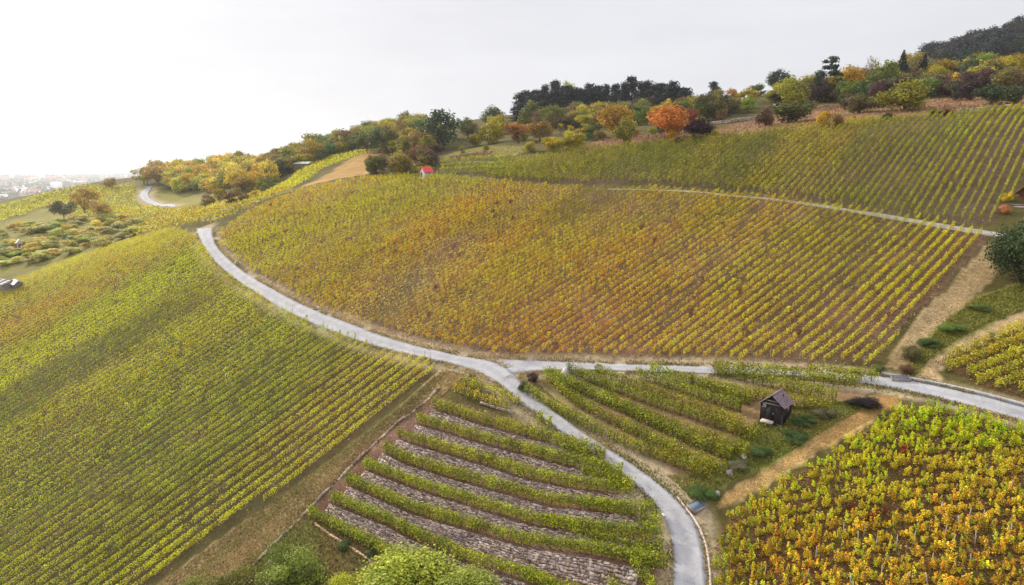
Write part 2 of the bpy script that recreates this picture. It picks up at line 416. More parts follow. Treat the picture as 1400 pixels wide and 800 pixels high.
PX['orchard'] = [(795, 200), (850, 185), (960, 178), (1060, 150), (1180, 138), (1300, 135), (1400, 128), (1400, 148), (1200, 162), (1060, 178), (950, 190), (800, 205)]
PX['valley'] = [(-250, 330), (0, 292), (100, 268), (200, 300), (232, 316), (180, 332), (0, 396), (-250, 440)]
PX['far_slope'] = [(60, 275), (130, 258), (190, 250), (400, 246), (400, 262), (300, 292), (200, 312), (100, 300)]
PX['rough_low'] = [(420, 700), (620, 800), (560, 830), (330, 850), (300, 800), (370, 745)]
PX['gravel_shoulder'] = [(900, 705), (915, 712), (921, 745), (922, 800), (922, 860), (905, 860), (905, 800), (908, 750)]
WP = {k: pw(v) for k, v in PX.items()}

# ------------------------------------------------------------------ ground colours by zone
SOIL = alb(148, 112, 92, 1.05); DRY = alb(196, 170, 120, 1.05); GREEN = alb(96, 104, 44, 1.0); BRN = alb(120, 92, 72, 1.0)
gc = np.empty(GX.shape + (3,)); gc[:] = alb(104, 96, 52, 1.)
ga = np.full(GX.shape, .35)
near = (np.hypot(GX, GY) < 700)
def paint(zone, c, a=.3, jit=2.0, amt=1.):
    x = GX[near] + fnoise(GX[near], GY[near], 7, 21) * jit; y = GY[near] + fnoise(GX[near], GY[near], 7, 33) * jit
    m_ = np.zeros(GX.shape, bool); m_[near] = inpoly(x, y, WP[zone])
    gc[m_] = gc[m_] * (1 - amt) + np.asarray(c) * amt; ga[m_] = a
    return m_
far_m = np.hypot(GX, GY) > 520
gc[far_m] = alb(88, 98, 74, 1.)
ga[far_m] = 0
# far plain: patchwork of woods, fields and built-up land
plain = np.hypot(GX, GY) > 800
pn = fnoise(GX, GY, 420, 60); pf = fnoise(GX, GY, 160, 63)
gc[plain & (pn > .05)] = alb(70, 84, 66, .9)
gc[plain & (pn < -.08)] = alb(150, 150, 138, 1.)
gc[plain & (pf > .16)] = alb(166, 160, 126, 1.)
mixn = np.clip(fnoise(GX, GY, 12, 40) * 2.2 + .5, 0, 1)[..., None]
def patchy(zone, c1, c2, a=.3, jit=2.):
    m_ = np.zeros(GX.shape, bool); 
    x = GX[near] + fnoise(GX[near], GY[near], 7, 21) * jit; y = GY[near] + fnoise(GX[near], GY[near], 7, 33) * jit
    m_[near] = inpoly(x, y, WP[zone])
    gc[m_] = (np.asarray(c1) * (1 - mixn) + np.asarray(c2) * mixn)[m_]; ga[m_] = a
    return m_
patchy('left', alb(92, 76, 52), alb(80, 76, 42), .35)
patchy('main', alb(122, 94, 76), alb(104, 88, 56), .8)
patchy('upper', alb(108, 86, 72), alb(96, 88, 54), .4)
patchy('front', alb(118, 86, 58), alb(104, 90, 48), 1.)
patchy('right', alb(120, 92, 62), alb(110, 98, 50), .8)
patchy('valley', alb(138, 130, 60), alb(118, 112, 50), .1, 4.)
patchy('far_slope', alb(148, 136, 62), alb(126, 120, 52), .1, 4.)
patchy('stripe', alb(176, 140, 84), alb(160, 126, 72), .1)
patchy('meadow', alb(168, 156, 96), alb(150, 150, 78), .0)
patchy('lane_left', alb(192, 166, 118), alb(164, 142, 98), .25, 1.2)
patchy('orchard', alb(150, 108, 88), alb(158, 124, 90), .2)
patchy('hut_grass', alb(118, 122, 58), alb(150, 132, 88), .3, 5.)
patchy('rough_low', alb(150, 118, 98), alb(116, 118, 60), .4)
patchy('green_gap', alb(136, 136, 70), alb(126, 122, 66), .2, 3.)
patchy('track', alb(218, 184, 128), alb(204, 166, 110), .3, 1.)
patchy('upper_track', alb(190, 164, 122), alb(166, 142, 100), .3, 1.5)
patchy('right_track', alb(206, 182, 140), alb(190, 162, 116), .2, 1.)
patchy('verge_main', alb(184, 150, 128), alb(168, 138, 100), .6, .8)
patchy('verge_right', alb(112, 112, 60), alb(140, 122, 84), .3, .8)
patchy('gravel_shoulder', alb(206, 190, 176), alb(190, 168, 146), .2, .3)
# soil of the terraces and of the hut plot
u_ = GX * _e[0] + GY * _e[1]; v_ = GX * _nn[0] + GY * _nn[1]
tz = (v_ > row_v(0, u_) - 1.5) & (v_ < row_v(7, u_) + 2) & (u_ > np.interp(v_, [row_v(0, t[0, 0]) for t in _tuv], [t[0, 0] for t in _tuv]) - 1.5) & near
t_road = polydist(GX, GY, ROAD_CL['main'])
tz &= (u_ < 40) & (t_road > 1.2)
tz &= np.array([inpoly(GX, GY, pw([(585, 535), (625, 520), (700, 550), (760, 590), (850, 650), (905, 700), (918, 760), (915, 850), (640, 850), (400, 690), (480, 620)]))])[0]
gc[tz] = (alb(150, 116, 100, 1.) * (1 - mixn) + alb(134, 100, 78, 1.) * mixn)[tz]; ga[tz] = .7
bz = np.zeros(GX.shape, bool); bz[near] = inpoly(GX[near], GY[near], pw([(722, 515), (760, 500), (1000, 512), (1200, 525), (1180, 545), (1060, 555), (1015, 590), (985, 650), (940, 668), (860, 618), (790, 570), (735, 530)]))
gc[bz] = (alb(104, 98, 48) * (1 - mixn) + alb(156, 124, 92) * mixn)[bz]; ga[bz] = .5
# mown wheel tracks on the left lane
lane_cl = smooth(cast_poly([(618, 512), (560, 556), (470, 628), (380, 700), (300, 770), (240, 830)]), 1.5)
for k, (dx, c) in enumerate([(0, alb(120, 120, 62))]):
    d = polydist(GX, GY, lane_cl - [1.6, .2, 0])
    m_ = (d < .9) & near
    gc[m_] = gc[m_] * .35 + c * .65
# dry verge both sides of every road
for k in ROAD_CL:
    d = polydist(GX, GY, ROAD_CL[k])
    m_ = (d < (3.2 if k != 'far' else 4)) & near
    w = (sstep(3.2, 2.0, d) if k != 'far' else sstep(4, 2.4, d))[..., None] * (.5 + .5 * mixn)
    gc[m_] = (gc * (1 - w) + alb(190, 172, 140) * w)[m_]

gc *= .68
def build_terrain():
    ny, nx = GX.shape
    V = np.stack([GX.ravel(), GY.ravel(), GZ.ravel()], 1)
    i = np.arange((ny - 1) * (nx - 1)); r = i // (nx - 1); c = i % (nx - 1)
    a = r * nx + c
    f = np.stack([a, a + 1, a + nx + 1, a + nx], 1)
    me = make_mesh('hillside', V, f, gc.reshape(-1, 3), None, M_GROUND)
    at = me.color_attributes['Col']
    cc = np.ones((len(V), 4), np.float32); cc[:, :3] = gc.reshape(-1, 3); cc[:, 3] = ga.ravel()
    at.data.foreach_set('color', cc.ravel())
    me.polygons.foreach_set('use_smooth', np.ones(len(f), bool))
    return link('hillside_terrain', me, kind='structure')
build_terrain()

# ------------------------------------------------------------------ roads
def road_mesh(name, L, Rr, lift, mat, wide=7, step=.7):
    a = smooth(L, step, 10); n = len(a)
    b = smooth(Rr, step, 10)
    b = np.stack([np.interp(np.linspace(0, 1, n), np.linspace(0, 1, len(b)), b[:, i]) for i in range(3)], 1)
    a[:, :2] += (np.stack([fnoise(a[:, 0], a[:, 1], 3.1, 11), fnoise(a[:, 0], a[:, 1], 3.3, 14)], 1)) * .34
    b[:, :2] += (np.stack([fnoise(b[:, 0], b[:, 1], 3.1, 17), fnoise(b[:, 0], b[:, 1], 3.3, 19)], 1)) * .34
    # pair the edges by nearest point so that slabs run straight across
    s = np.r_[0, np.cumsum(np.hypot(*np.diff((a + b)[:, :2] / 2, axis=0).T))]
    f = np.linspace(0, 1, wide)[None, :, None]
    P = a[:, None, :2] * (1 - f) + b[:, None, :2] * f
    z = ground(P[..., 0], P[..., 1])
    zs = z.copy()
    for _ in range(3): zs[1:-1] = zs[1:-1] * .5 + (zs[:-2] + zs[2:]) * .25
    z = np.maximum(z, zs) + lift
    V = np.concatenate([P, z[..., None]], -1).reshape(-1, 3)
    uv = np.stack([np.broadcast_to(f[..., 0], (n, wide)), np.broadcast_to(s[:, None], (n, wide))], -1).reshape(-1, 2)
    i = np.arange((n - 1) * (wide - 1)); r = i // (wide - 1); c = i % (wide - 1); q = r * wide + c
    fc = np.stack([q, q + 1, q + wide + 1, q + wide], 1)
    # skirt so the slab has an edge
    def skirt(idx, flip):
        nonlocal V, uv, fc
        low = V[idx].copy(); low[:, 2] -= lift + .12
        k = len(V); V = np.concatenate([V, low]); uv = np.concatenate([uv, uv[idx]])
        j = np.arange(len(idx) - 1)
        ff = np.stack([idx[j], idx[j + 1], k + j + 1, k + j], 1)
        fc = np.concatenate([fc, ff[:, ::-1] if flip else ff])
    skirt(np.arange(n) * wide, False); skirt(np.arange(n) * wide + wide - 1, True)
    # facing up
    nrm = np.cross(V[fc[0, 1]] - V[fc[0, 0]], V[fc[0, 2]] - V[fc[0, 0]])
    if nrm[2] < 0: fc = fc[:, ::-1]
    return link(name, make_mesh(name, V, fc, None, uv, mat), kind='structure')
road_mesh('road', *ROADS['main'], .075, M_ROAD)
road_mesh('side_road', *ROADS['right'], .065, M_ROAD)
road_mesh('far_road', *ROADS['far'], .25, M_ROAD)
# gravel lane across the upper slope
m, nt, N, L = new_mat('lane_gravel'); M_GRAVEL = m
tc = N('ShaderNodeTexCoord'); n1 = noise(.8, 7, .7); k1 = mrange(n1.outputs['Fac'], .3, .7, .75, 1.15)
vm = N('ShaderNodeVectorMath'); vm.operation = 'SCALE'; vm.inputs[0].default_value = (.34, .31, .26); L(k1, vm.inputs['Scale'])
p = N('ShaderNodeBsdfPrincipled'); p.inputs['Roughness'].default_value = .95; L(vm.outputs[0], p.inputs['Base Color']); o = N('ShaderNodeOutputMaterial'); L(p.outputs[0], o.inputs[0])
def offset_line(P, d):
    t = np.gradient(P[:, :2], axis=0); t /= np.linalg.norm(t, axis=1)[:, None]; d = np.asarray(d)
    Q = P.copy(); Q[:, 0] += -t[:, 1] * d; Q[:, 1] += t[:, 0] * d; return Q
_lw = np.linspace(.08, 1, len(LANE)) * .72
road_mesh('gravel_lane', offset_line(LANE, _lw), offset_line(LANE, -_lw), .09, M_GRAVEL, 5, 1.2)
# concrete gutters along the road edges
def gutter(name, edge, w, h, c, off=0.):
    E = smooth(edge, .6, 10); a = offset_line(E, off); b = offset_line(E, off + w)
    za = ground(a[:, 0], a[:, 1]); zb = ground(b[:, 0], b[:, 1]); z = np.maximum(za, zb) + h
    n = len(a); V = []
    for P, zz in ((a, z), (b, z), (b, zb - .1), (a, za - .1)): V.append(np.c_[P[:, :2], zz])
    V = np.concatenate(V); f = []
    for k in range(4):
        k2 = (k + 1) % 4; j = np.arange(n - 1)
        f.append(np.stack([k * n + j, k2 * n + j, k2 * n + j + 1, k * n + j + 1], 1))
    me = make_mesh(name, V, [np.concatenate(f)], np.broadcast_to(c, (len(V), 3)), None, M_STONE)
    return link(name, me, kind='structure')
g_edge = cast_poly([(925, 681), (953, 714), (967, 747), (971, 800), (971, 860)])
gutter('kerb', g_edge, .16, .12, alb(196, 178, 166), -.02 if True else 0)
r_edge = cast_poly([(1205, 512), (1240, 519), (1280, 525), (1350, 542), (1420, 561), (1500, 584)])
gutter('kerb', r_edge, .3, .16, alb(172, 168, 166), .05)
gutter('drain_channel', r_edge, .22, .10, alb(92, 92, 100), -.3)

# ------------------------------------------------------------------ vines
def rhombi(P, size, up=.25, bend=.0, out=None):
    """leaf-shaped quads at points P"""
    n = len(P)
    d = rng.normal(size=(n, 3)); 
    if out is not None: d = d * .75 + out
    d[:, 2] += up * 1.6
    d /= np.linalg.norm(d, axis=1)[:, None] + 1e-9
    r = rng.normal(size=(n, 3)); a = np.cross(d, r); a /= np.linalg.norm(a, axis=1)[:, None] + 1e-9
    b = np.cross(d, a)
    s = np.asarray(size)[:, None]
    V = np.stack([P - a * s * .5, P - b * s * .36 + d * s * .06, P + a * s * .5, P + b * s * .36 + d * s * .06], 1).reshape(-1, 3)
    f = np.arange(4 * n).reshape(n, 4)
    return V, f

class ColourMap:
    """leaf colour over a field: anchors placed on the ground, stretched along the rows"""
    def __init__(s, anchors, dirn, stretch=.4, k=1.5):
        Q = cast([a[0] for a in anchors], [a[1] for a in anchors]); ok = ~np.isnan(Q[:, 0])
        s.P = Q[ok, :2]; s.c = np.array([alb(*a[2], k) for a in anchors])[ok] * np.array([1.0, 1.1, 1.5])
        s.d = dirn; s.st = stretch
    def __call__(s, x, y):
        dx = x[:, None] - s.P[None, :, 0]; dy = y[:, None] - s.P[None, :, 1]
        al = (dx * s.d[0] + dy * s.d[1]) * s.st; ac = dx * -s.d[1] + dy * s.d[0]
        w = 1 / (al ** 2 + ac ** 2 + 6) ** 2.3
        return (w[..., None] * s.c[None]).sum(1) / w.sum(1)[:, None]

def row_foliage(P, cmap, height=1.75, width=.42, dens=40, leaf=.27, pitch=1.15, low=.45, patch=.25, red=0., gaps=0., hedge=False, soft=.5, jit=.33, yellow=.26, bushy=.55):
    """leaf quads of one vine row along the ground polyline P (world)"""
    L = np.r_[0, np.cumsum(np.hypot(*np.diff(P[:, :2], axis=0).T))]
    if L[-1] < .8: return None
    npl = max(1, int(L[-1] / pitch)); s0 = np.clip((np.arange(npl) + rng.random()) * L[-1] / npl + rng.normal(0, .08, npl), 0, L[-1])
    px = np.interp(s0, L, P[:, 0]); py = np.interp(s0, L, P[:, 1])
    vig = np.clip(rng.normal(1, .16, npl), .5, 1.35) * np.clip(1 + 1.1 * fnoise(px, py, 9, 70), .5, 1.35)
    for a_, b_, rad, amt in THIN:
        vig = vig * (1 - amt * np.exp(-(polydist(px, py, [a_, b_]) / rad) ** 2))
    if hedge: vig = np.clip(vig * soft + 1 - soft, .5, 1.35)
    if gaps: vig = np.where(rng.random(npl) < gaps, rng.uniform(.15, .45, npl), vig)
    base = cmap(px, py)
    # patches of other colour and single odd plants
    pn_ = fnoise(px, py, 14, 77)[:, None]; hue = rng.normal(0, patch, npl)[:, None] + pn_ * 1.3 * patch * 4 + rng.normal(0, patch * 1.3)
    warm = np.array([1.18, .9, .85]); cool = np.array([.66, .88, .9])
    tint = np.where(hue > 0, 1 + (warm - 1) * np.minimum(hue, 1.2), 1 + (cool - 1) * np.minimum(-hue, 1.2))
    base = base * tint * np.clip(rng.normal(1, .17, npl), .55, 1.5)[:, None]
    if red:
        rr = rng.random(npl) < red; base[rr] = alb(112, 38, 28)
    nl = np.maximum((dens * pitch * vig ** 1.3).astype(int), 6)
    idx = np.repeat(np.arange(npl), nl); n = len(idx)
    sp = bushy if not hedge else pitch * .62
    s = s0[idx] + rng.normal(0, sp * .62, n)
    s = np.clip(s, 0, L[-1])
    t = np.gradient(P[:, :2], axis=0); t /= np.linalg.norm(t, axis=1)[:, None] + 1e-9
    tx = np.interp(s, L, t[:, 0]); ty = np.interp(s, L, t[:, 1])
    cx = np.interp(s, L, P[:, 0]); cy = np.interp(s, L, P[:, 1])
    h = height * (.8 + .2 * vig[idx])
    z = low + (h - low) * rng.beta(1.5, .95, n)
    fr_ = np.clip((z - low) / (h - low + 1e-6), 0, 1); wid = width * vig[idx] * (.5 + .9 * fr_ - .35 * fr_ ** 4)
    o = np.clip(rng.normal(0, .5, n), -1.15, 1.15) * wid
    # stray shoots
    sh = rng.random(n) < .03
    z = np.where(sh, z + rng.uniform(0, .45, n), z); o = np.where(sh, o * 1.7, o)
    X = cx - ty * o; Y = cy + tx * o
    Z = ground(X, Y) + z
    out = np.stack([-ty * np.sign(o) * .5, tx * np.sign(o) * .5, np.full(n, .1)], 1)
    size = leaf * rng.uniform(.6, 1.3, n)
    V, f = rhombi(np.stack([X, Y, Z], 1), size, .55, out=out)
    c = base[idx] * np.clip(rng.normal(1, jit, n), .45, 1.7)[:, None]
    ye = (rng.random(n) < yellow)
    c[ye] = c[ye] * np.array([1.3, 1.12, .9]); gr = rng.random(n) < .24; c[gr] = c[gr] * np.array([.5, .72, .8])
    return V, f, np.repeat(np.clip(c, .002, .8), 4, 0), s0[vig > .5], vig
def post_mesh():
    b = MB(); b.tube([(0, 0, -.3), (0, 0, 1.4)], .03, 6, alb(120, 110, 98)); return b.mesh('post', M_WOOD)
def stem_mesh(k):
    b = MB(); r = np.random.default_rng(k)
    b.tube([(0, 0, -.2), (r.normal(0, .03), r.normal(0, .03), .35), (r.normal(0, .06), r.normal(0, .06), .85)], [.05, .04, .03], 5, alb(92, 74, 58)); return b.mesh('stem', M_BARK)
POST = post_mesh(); STEMS = [stem_mesh(k) for k in range(3)]
rows_made = 0
def add_row(P, cmap, label, group, parts=0, **kw):
    """one vine row: its foliage, and for nearer rows the posts and stems under it"""
    global rows_made
    r = row_foliage(P, cmap, **kw)
    if r is None: return None
    V, f, c, s0, vig = r
    org = np.array([P[0, 0], P[0, 1], ground(P[0, 0], P[0, 1])])
    me = make_mesh('vine_foliage', V - org, f, c, None, M_VINE)
    if parts == 0:
        root = link('vine_row', me, loc=org)
    else:
        root = link('vine_row', None, loc=org); link('foliage', me, root)
        L = np.r_[0, np.cumsum(np.hypot(*np.diff(P[:, :2], axis=0).T))]
        def put(name, mesh, s, z0=0., rz=0.):
            x = np.interp(s, L, P[:, 0]); y = np.interp(s, L, P[:, 1])
            o = link(name, mesh, root, loc=(x - org[0], y - org[1], ground(x, y) - org[2] + z0)); o.rotation_euler = (rng.normal(0, .03), rng.normal(0, .03), rz)
        if parts >= 2:
            for s in np.arange(.3, L[-1], 4.6): put('post', POST, s)
            for i, s in enumerate(s0[:90]): put('stem', STEMS[i % 3], s, 0, rng.uniform(0, 6))
        else:
            put('end_post', POST, .15); put('end_post', POST, L[-1] - .15)
    root['label'] = label; root['category'] = 'vine row'; root['group'] = group
    rows_made += 1
    return root

def field_rows(poly, d, spacing, step=1.5, jitter=.05, off=0.):
    """clip parallel lines of direction d to a world polygon -> list of polylines"""
    d = np.asarray(d, float) / np.hypot(*d); n = np.array([-d[1], d[0]])
    q = poly @ np.stack([d, n], 1)
    out = []
    v = q[:, 1].min() + spacing * .5 + off
    while v < q[:, 1].max():
        xs = []
        for i in range(len(q)):
            a, b = q[i - 1], q[i]
            if (a[1] > v) != (b[1] > v): xs.append(a[0] + (b[0] - a[0]) * (v - a[1]) / (b[1] - a[1]))
        xs.sort()
        for a, b in zip(xs[::2], xs[1::2]):
            a += rng.normal(0, .35); b += rng.normal(0, .35)
            if b - a > 2.5:
                s = np.linspace(a, b, max(2, int((b - a) / step) + 1))
                vv = v + fnoise(s, np.full_like(s, v), 25, 90) * .25
                out.append(s[:, None] * d + vv[:, None] * n)
        v += spacing * (1 + rng.normal(0, jitter))
    return out
def seen(P):
    """keep only what can show in the frame (with a margin for a step to the side)"""
    z = ground(P[:, 0], P[:, 1]); px, py, dd = project(np.c_[P[:, :2], z])
    ok = (px > -160) & (px < 1560) & (py < 960) & (dd > 5)
    return ok
def dir2(p0, p1):
    Q = cast([p0[0], p1[0]], [p0[1], p1[1]]); v = Q[1, :2] - Q[0, :2]; return v / np.hypot(*v)
def lerp_rows(poly, d, sp, **kw):
    rr = []
    for P in field_rows(poly, d, sp):
        ok = seen(P)
        if ok.sum() < 2: continue
        i = np.where(ok)[0]; rr.append(P[i[0]:i[-1] + 1])
    return rr

THIN = [(Q_[0, :2], Q_[1, :2], r_, a_) for Q_, r_, a_ in [(cast([525, 625], [432, 335]), 3.2, .55), (cast([1000, 1046], [330, 276]), .8, .8), (cast([900, 985], [455, 352]), .8, .75), (cast([1120, 1190], [420, 335]), .7, .7), (cast([470, 540], [520, 452]), 1.2, .4), (cast([250, 300], [520, 490]), 2., .45), (cast([520, 560], [560, 610]), 1., .4)]]
# left field ---------------------------------------------------------
d_left = dir2((240, 793), (590, 517))
C_LEFT = ColourMap([(80, 760, (128, 132, 30)), (250, 700, (130, 132, 28)), (180, 620, (120, 128, 28)), (60, 620, (126, 128, 34)), (330, 600, (122, 130, 24)), (420, 520, (136, 138, 26)),
                    (480, 520, (168, 150, 34)), (530, 500, (184, 152, 44)), (500, 560, (178, 150, 40)), (440, 600, (160, 146, 32)), (380, 650, (170, 158, 28)), (250, 760, (166, 158, 26)),
                    (400, 450, (138, 142, 26)), (320, 430, (160, 152, 30)), (250, 450, (154, 148, 38)), (150, 480, (108, 114, 36)), (60, 530, (108, 114, 36)), (230, 430, (112, 118, 34)), (290, 390, (118, 120, 30)), (55, 480, (214, 196, 18)), (180, 412, (214, 196, 18)), (80, 440, (150, 140, 44)), (150, 400, (150, 140, 40)),
                    (60, 490, (206, 190, 24)), (200, 405, (200, 186, 24)), (150, 430, (214, 196, 18)), (0, 512, (214, 196, 18)), (110, 458, (214, 196, 18)), (235, 378, (206, 188, 20)), (270, 356, (200, 182, 22)), (300, 345, (170, 152, 28)), (100, 420, (178, 140, 40)), (30, 440, (176, 136, 52)),
                    (200, 350, (190, 150, 36)), (250, 330, (190, 150, 36)), (20, 410, (170, 150, 56)), (300, 385, (168, 156, 26)), (340, 410, (152, 146, 28)), (20, 540, (110, 114, 38)),
                    (100, 515, (108, 114, 36)), (230, 520, (140, 138, 36))], d_left, .3, 1.95)
C_LEFT.c = C_LEFT.c * np.array([1.22, 1.08, .45])
LW = WP['left']
rows = lerp_rows(LW, d_left, 1.68)
NLEFT = len(rows)
for P in rows:
    z = ground(P[:, 0], P[:, 1]); dd = np.median(np.hypot(P[:, 0], P[:, 1])); px, py, _ = project(np.c_[P, z])
    band = 'yellow-orange' if np.mean(px > 380) > .45 and py.min() < 600 and px.max() > 540 else None
    mid = len(P) // 2
    if dd > 135: lab, grp = 'thin orange-yellow vine row in the hazy far part of the left field', 'far rows of the left vineyard'
    elif dd > 108: lab, grp = 'olive and yellow vine row half way across the left field below the road', 'middle rows of the left vineyard'
    elif band: lab, grp = 'yellow-orange vine row of the left field near the grassy lane', 'yellow rows beside the grassy lane'
    else: lab, grp = 'lush green vine row running downhill in the near part of the left field', 'near green rows of the left vineyard'
    nr = dd < 108
    add_row(P, C_LEFT, lab, grp, parts=1 if nr else 0, height=1.15, dens=130 if nr else 84, leaf=.135 if nr else .18, width=.15, pitch=.95, gaps=.02, patch=.1, low=.32, hedge=True, soft=.7)

# main field ---------------------------------------------------------
d_main = dir2((1197, 490), (1350, 327))
C_MAIN = ColourMap([(330, 350, (186, 168, 20)), (400, 330, (180, 164, 18)), (450, 290, (172, 158, 16)), (520, 260, (156, 150, 18)), (600, 260, (146, 144, 18)), (450, 380, (156, 142, 22)),
                    (500, 340, (158, 142, 22)), (560, 330, (176, 136, 34)), (480, 400, (170, 142, 32)), (540, 440, (180, 140, 40)), (600, 400, (186, 142, 62)), (560, 400, (190, 150, 76)), (650, 350, (178, 140, 50)), (620, 460, (176, 136, 34)),
                    (700, 300, (150, 136, 24)), (720, 350, (172, 148, 26)), (660, 430, (166, 142, 30)), (700, 460, (170, 130, 34)), (800, 450, (182, 132, 40)), (780, 400, (178, 138, 32)), (850, 350, (182, 140, 34)), (900, 440, (184, 140, 40)),
                    (900, 300, (148, 136, 26)), (800, 280, (126, 122, 22)), (950, 350, (180, 146, 34)), (1000, 430, (176, 148, 38)), (1000, 300, (140, 132, 26)), (1050, 360, (160, 146, 32)), (1100, 450, (166, 148, 40)),
                    (1100, 330, (140, 136, 28)), (1150, 400, (150, 144, 32)), (1250, 370, (164, 152, 30)), (1200, 330, (140, 138, 28)), (1180, 470, (168, 152, 38)), (1310, 350, (170, 152, 32)), (380, 270, (190, 150, 26)), (330, 310, (196, 156, 26)), (430, 262, (180, 152, 22))], d_main, .35, 1.75)
C_MAIN.c = C_MAIN.c * np.array([1.22, 1.0, .42])
rows = lerp_rows(WP['main'], d_main, 1.26)
NMAIN = len(rows)
for i, P in enumerate(rows):
    z = ground(P[:, 0], P[:, 1]); px, py, dd = project(np.c_[P, z]); b = np.argmin(dd)
    bx = px[b]
    if bx > 1010: lab, grp, par = 'yellow-green vine row on bare reddish soil right of centre, running up to the gravel lane', 'open rows at the right of the main slope', 1
    elif bx > 650: lab, grp, par = 'orange-tinged vine row climbing the middle of the main slope above the side road', 'orange rows in the middle of the main slope', 1
    elif bx > 480: lab, grp, par = 'mixed green and orange vine row above the road before the junction', 'mixed rows above the main road', 0
    else: lab, grp, par = 'bright yellow-green vine row on the far left of the main slope above the road', 'bright rows at the left of the main slope', 0
    par = par if dd.min() < 115 else 0
    far = dd.mean() > 125
    add_row(P, C_MAIN, lab, grp, parts=par, height=1.12, dens=112 if not far else 76, leaf=.14 if not far else .18, width=.15, pitch=.95, gaps=.07 if bx > 700 else .04, red=.003, patch=.16, bushy=.40, low=.33)

# upper field --------------------------------------------------------
d_up = dir2((1318, 292), (1392, 160))
C_UP = ColourMap([(700, 230, (140, 136, 22)), (800, 225, (126, 122, 24)), (900, 215, (118, 118, 26)), (950, 240, (132, 126, 26)), (1020, 215, (112, 114, 26)), (1000, 200, (128, 122, 28)), (1100, 240, (148, 138, 26)), (1100, 200, (150, 138, 26)), (1200, 200, (126, 126, 28)),
                  (1200, 260, (136, 132, 26)), (1300, 200, (132, 136, 26)), (1350, 200, (142, 140, 26)), (1300, 270, (138, 136, 26)), (1380, 170, (146, 142, 26)), (760, 245, (136, 130, 22))], d_up, .4, 1.5)
C_UP.c = C_UP.c * np.array([1.06, .98, .6])
rows = lerp_rows(WP['upper'], d_up, 1.2)
NUP = len(rows)
for P in rows:
    z = ground(P[:, 0], P[:, 1]); px, py, dd = project(np.c_[P, z])
    if px.mean() > 1180: lab, grp = 'well spaced green vine row on dark soil at the upper right', 'widely spaced rows of the upper vineyard'
    elif px.mean() > 950: lab, grp = 'green and yellow vine row on the upper slope below the orchard bank', 'middle rows of the upper vineyard'
    else: lab, grp = 'dense dark green vine row on the upper slope right of the red-roofed hut', 'dense rows of the upper vineyard'
    far = dd.mean() > 140
    add_row(P, C_UP, lab, grp, parts=0, height=1.25, dens=100 if not far else 76, leaf=.15 if not far else .19, width=.16, pitch=.95, gaps=.02, patch=.12, low=.15, bushy=.42)

# terraced rows ------------------------------------------------------
C_T = ColourMap([(600, 570, (140, 138, 24)), (500, 640, (138, 140, 24)), (450, 700, (134, 138, 24)), (700, 600, (142, 140, 24)), (800, 660, (136, 138, 22)), (700, 700, (140, 140, 24)),
                 (880, 720, (130, 132, 24)), (640, 770, (136, 138, 24)), (850, 640, (140, 140, 24)), (650, 535, (176, 158, 30))], _e, .5)
C_T.c = C_T.c * np.array([.86, .82, .7])
ORD = ['top', 'second', 'third', 'fourth', 'fifth', 'sixth', 'seventh', 'lowest']
for k, P in enumerate(TROWS_W):
    P = resample(P, .8)[:, :2]
    add_row(P, C_T, ('%s long green vine row on the stone-walled terraces' % ORD[k]) if k != 7 else 'lowest green vine row of the stone terraces, above the round bush', 'vine rows on the stone terraces', parts=2, height=1.36, dens=320, leaf=.17, width=.43, hedge=True, patch=.07, low=.12, pitch=1.)
SHORT = [([(770, 601), (800, 609), (826, 622)], 'short green vine row tucked beside the road at the top of the terraces'),
         ([(798, 640), (835, 650), (866, 668)], 'short green vine row beside the road under the second terrace row'),
         ([(796, 686), (850, 697), (903, 711)], 'short green vine row between fourth and fifth terrace rows by the road'),
         ([(738, 709), (823, 732), (905, 745)], 'dark green half-length vine row below the fifth terrace row'),
         ([(862, 752), (885, 762), (912, 772)], 'short dark vine row at the road bend end of the terraces'),
         ([(858, 760), (876, 780), (893, 803)], 'short vine row turning straight downhill beside the road bend'),
         ([(831, 782), (850, 803), (870, 822)], 'small vine row stub at the bottom of the terraces near the road'),
         ([(714, 780), (745, 797), (790, 820)], 'small dark vine row at the bottom edge of the terraces')]
for px_, lab in SHORT:
    P = resample(cast_poly([(x, y + 8) for x, y in px_]), .8)[:, :2]
    add_row(P, C_T, lab, 'short vine rows at the road end of the terraces', parts=2, height=1.35, dens=280, leaf=.17, width=.44, hedge=True, patch=.07, low=.12, pitch=1.)
for px_, lab in [([(632, 521), (668, 533), (712, 550)], 'yellow vine row at the top of the terraces closest to the junction'), ([(622, 530), (650, 541), (700, 559)], 'yellow vine row at the top of the terraces beside the grassy lane'),
                 ([(728, 566), (738, 572), (752, 580)], 'tiny yellow vine stub on the verge left of the road')]:
    P = resample(cast_poly([(x, y + 6) for x, y in px_]), .8)[:, :2]
    add_row(P, C_T, lab, 'yellow vine rows above the terraces', parts=2, height=1.35, dens=150, leaf=.19, width=.45, patch=.1, bushy=.45, low=.2)

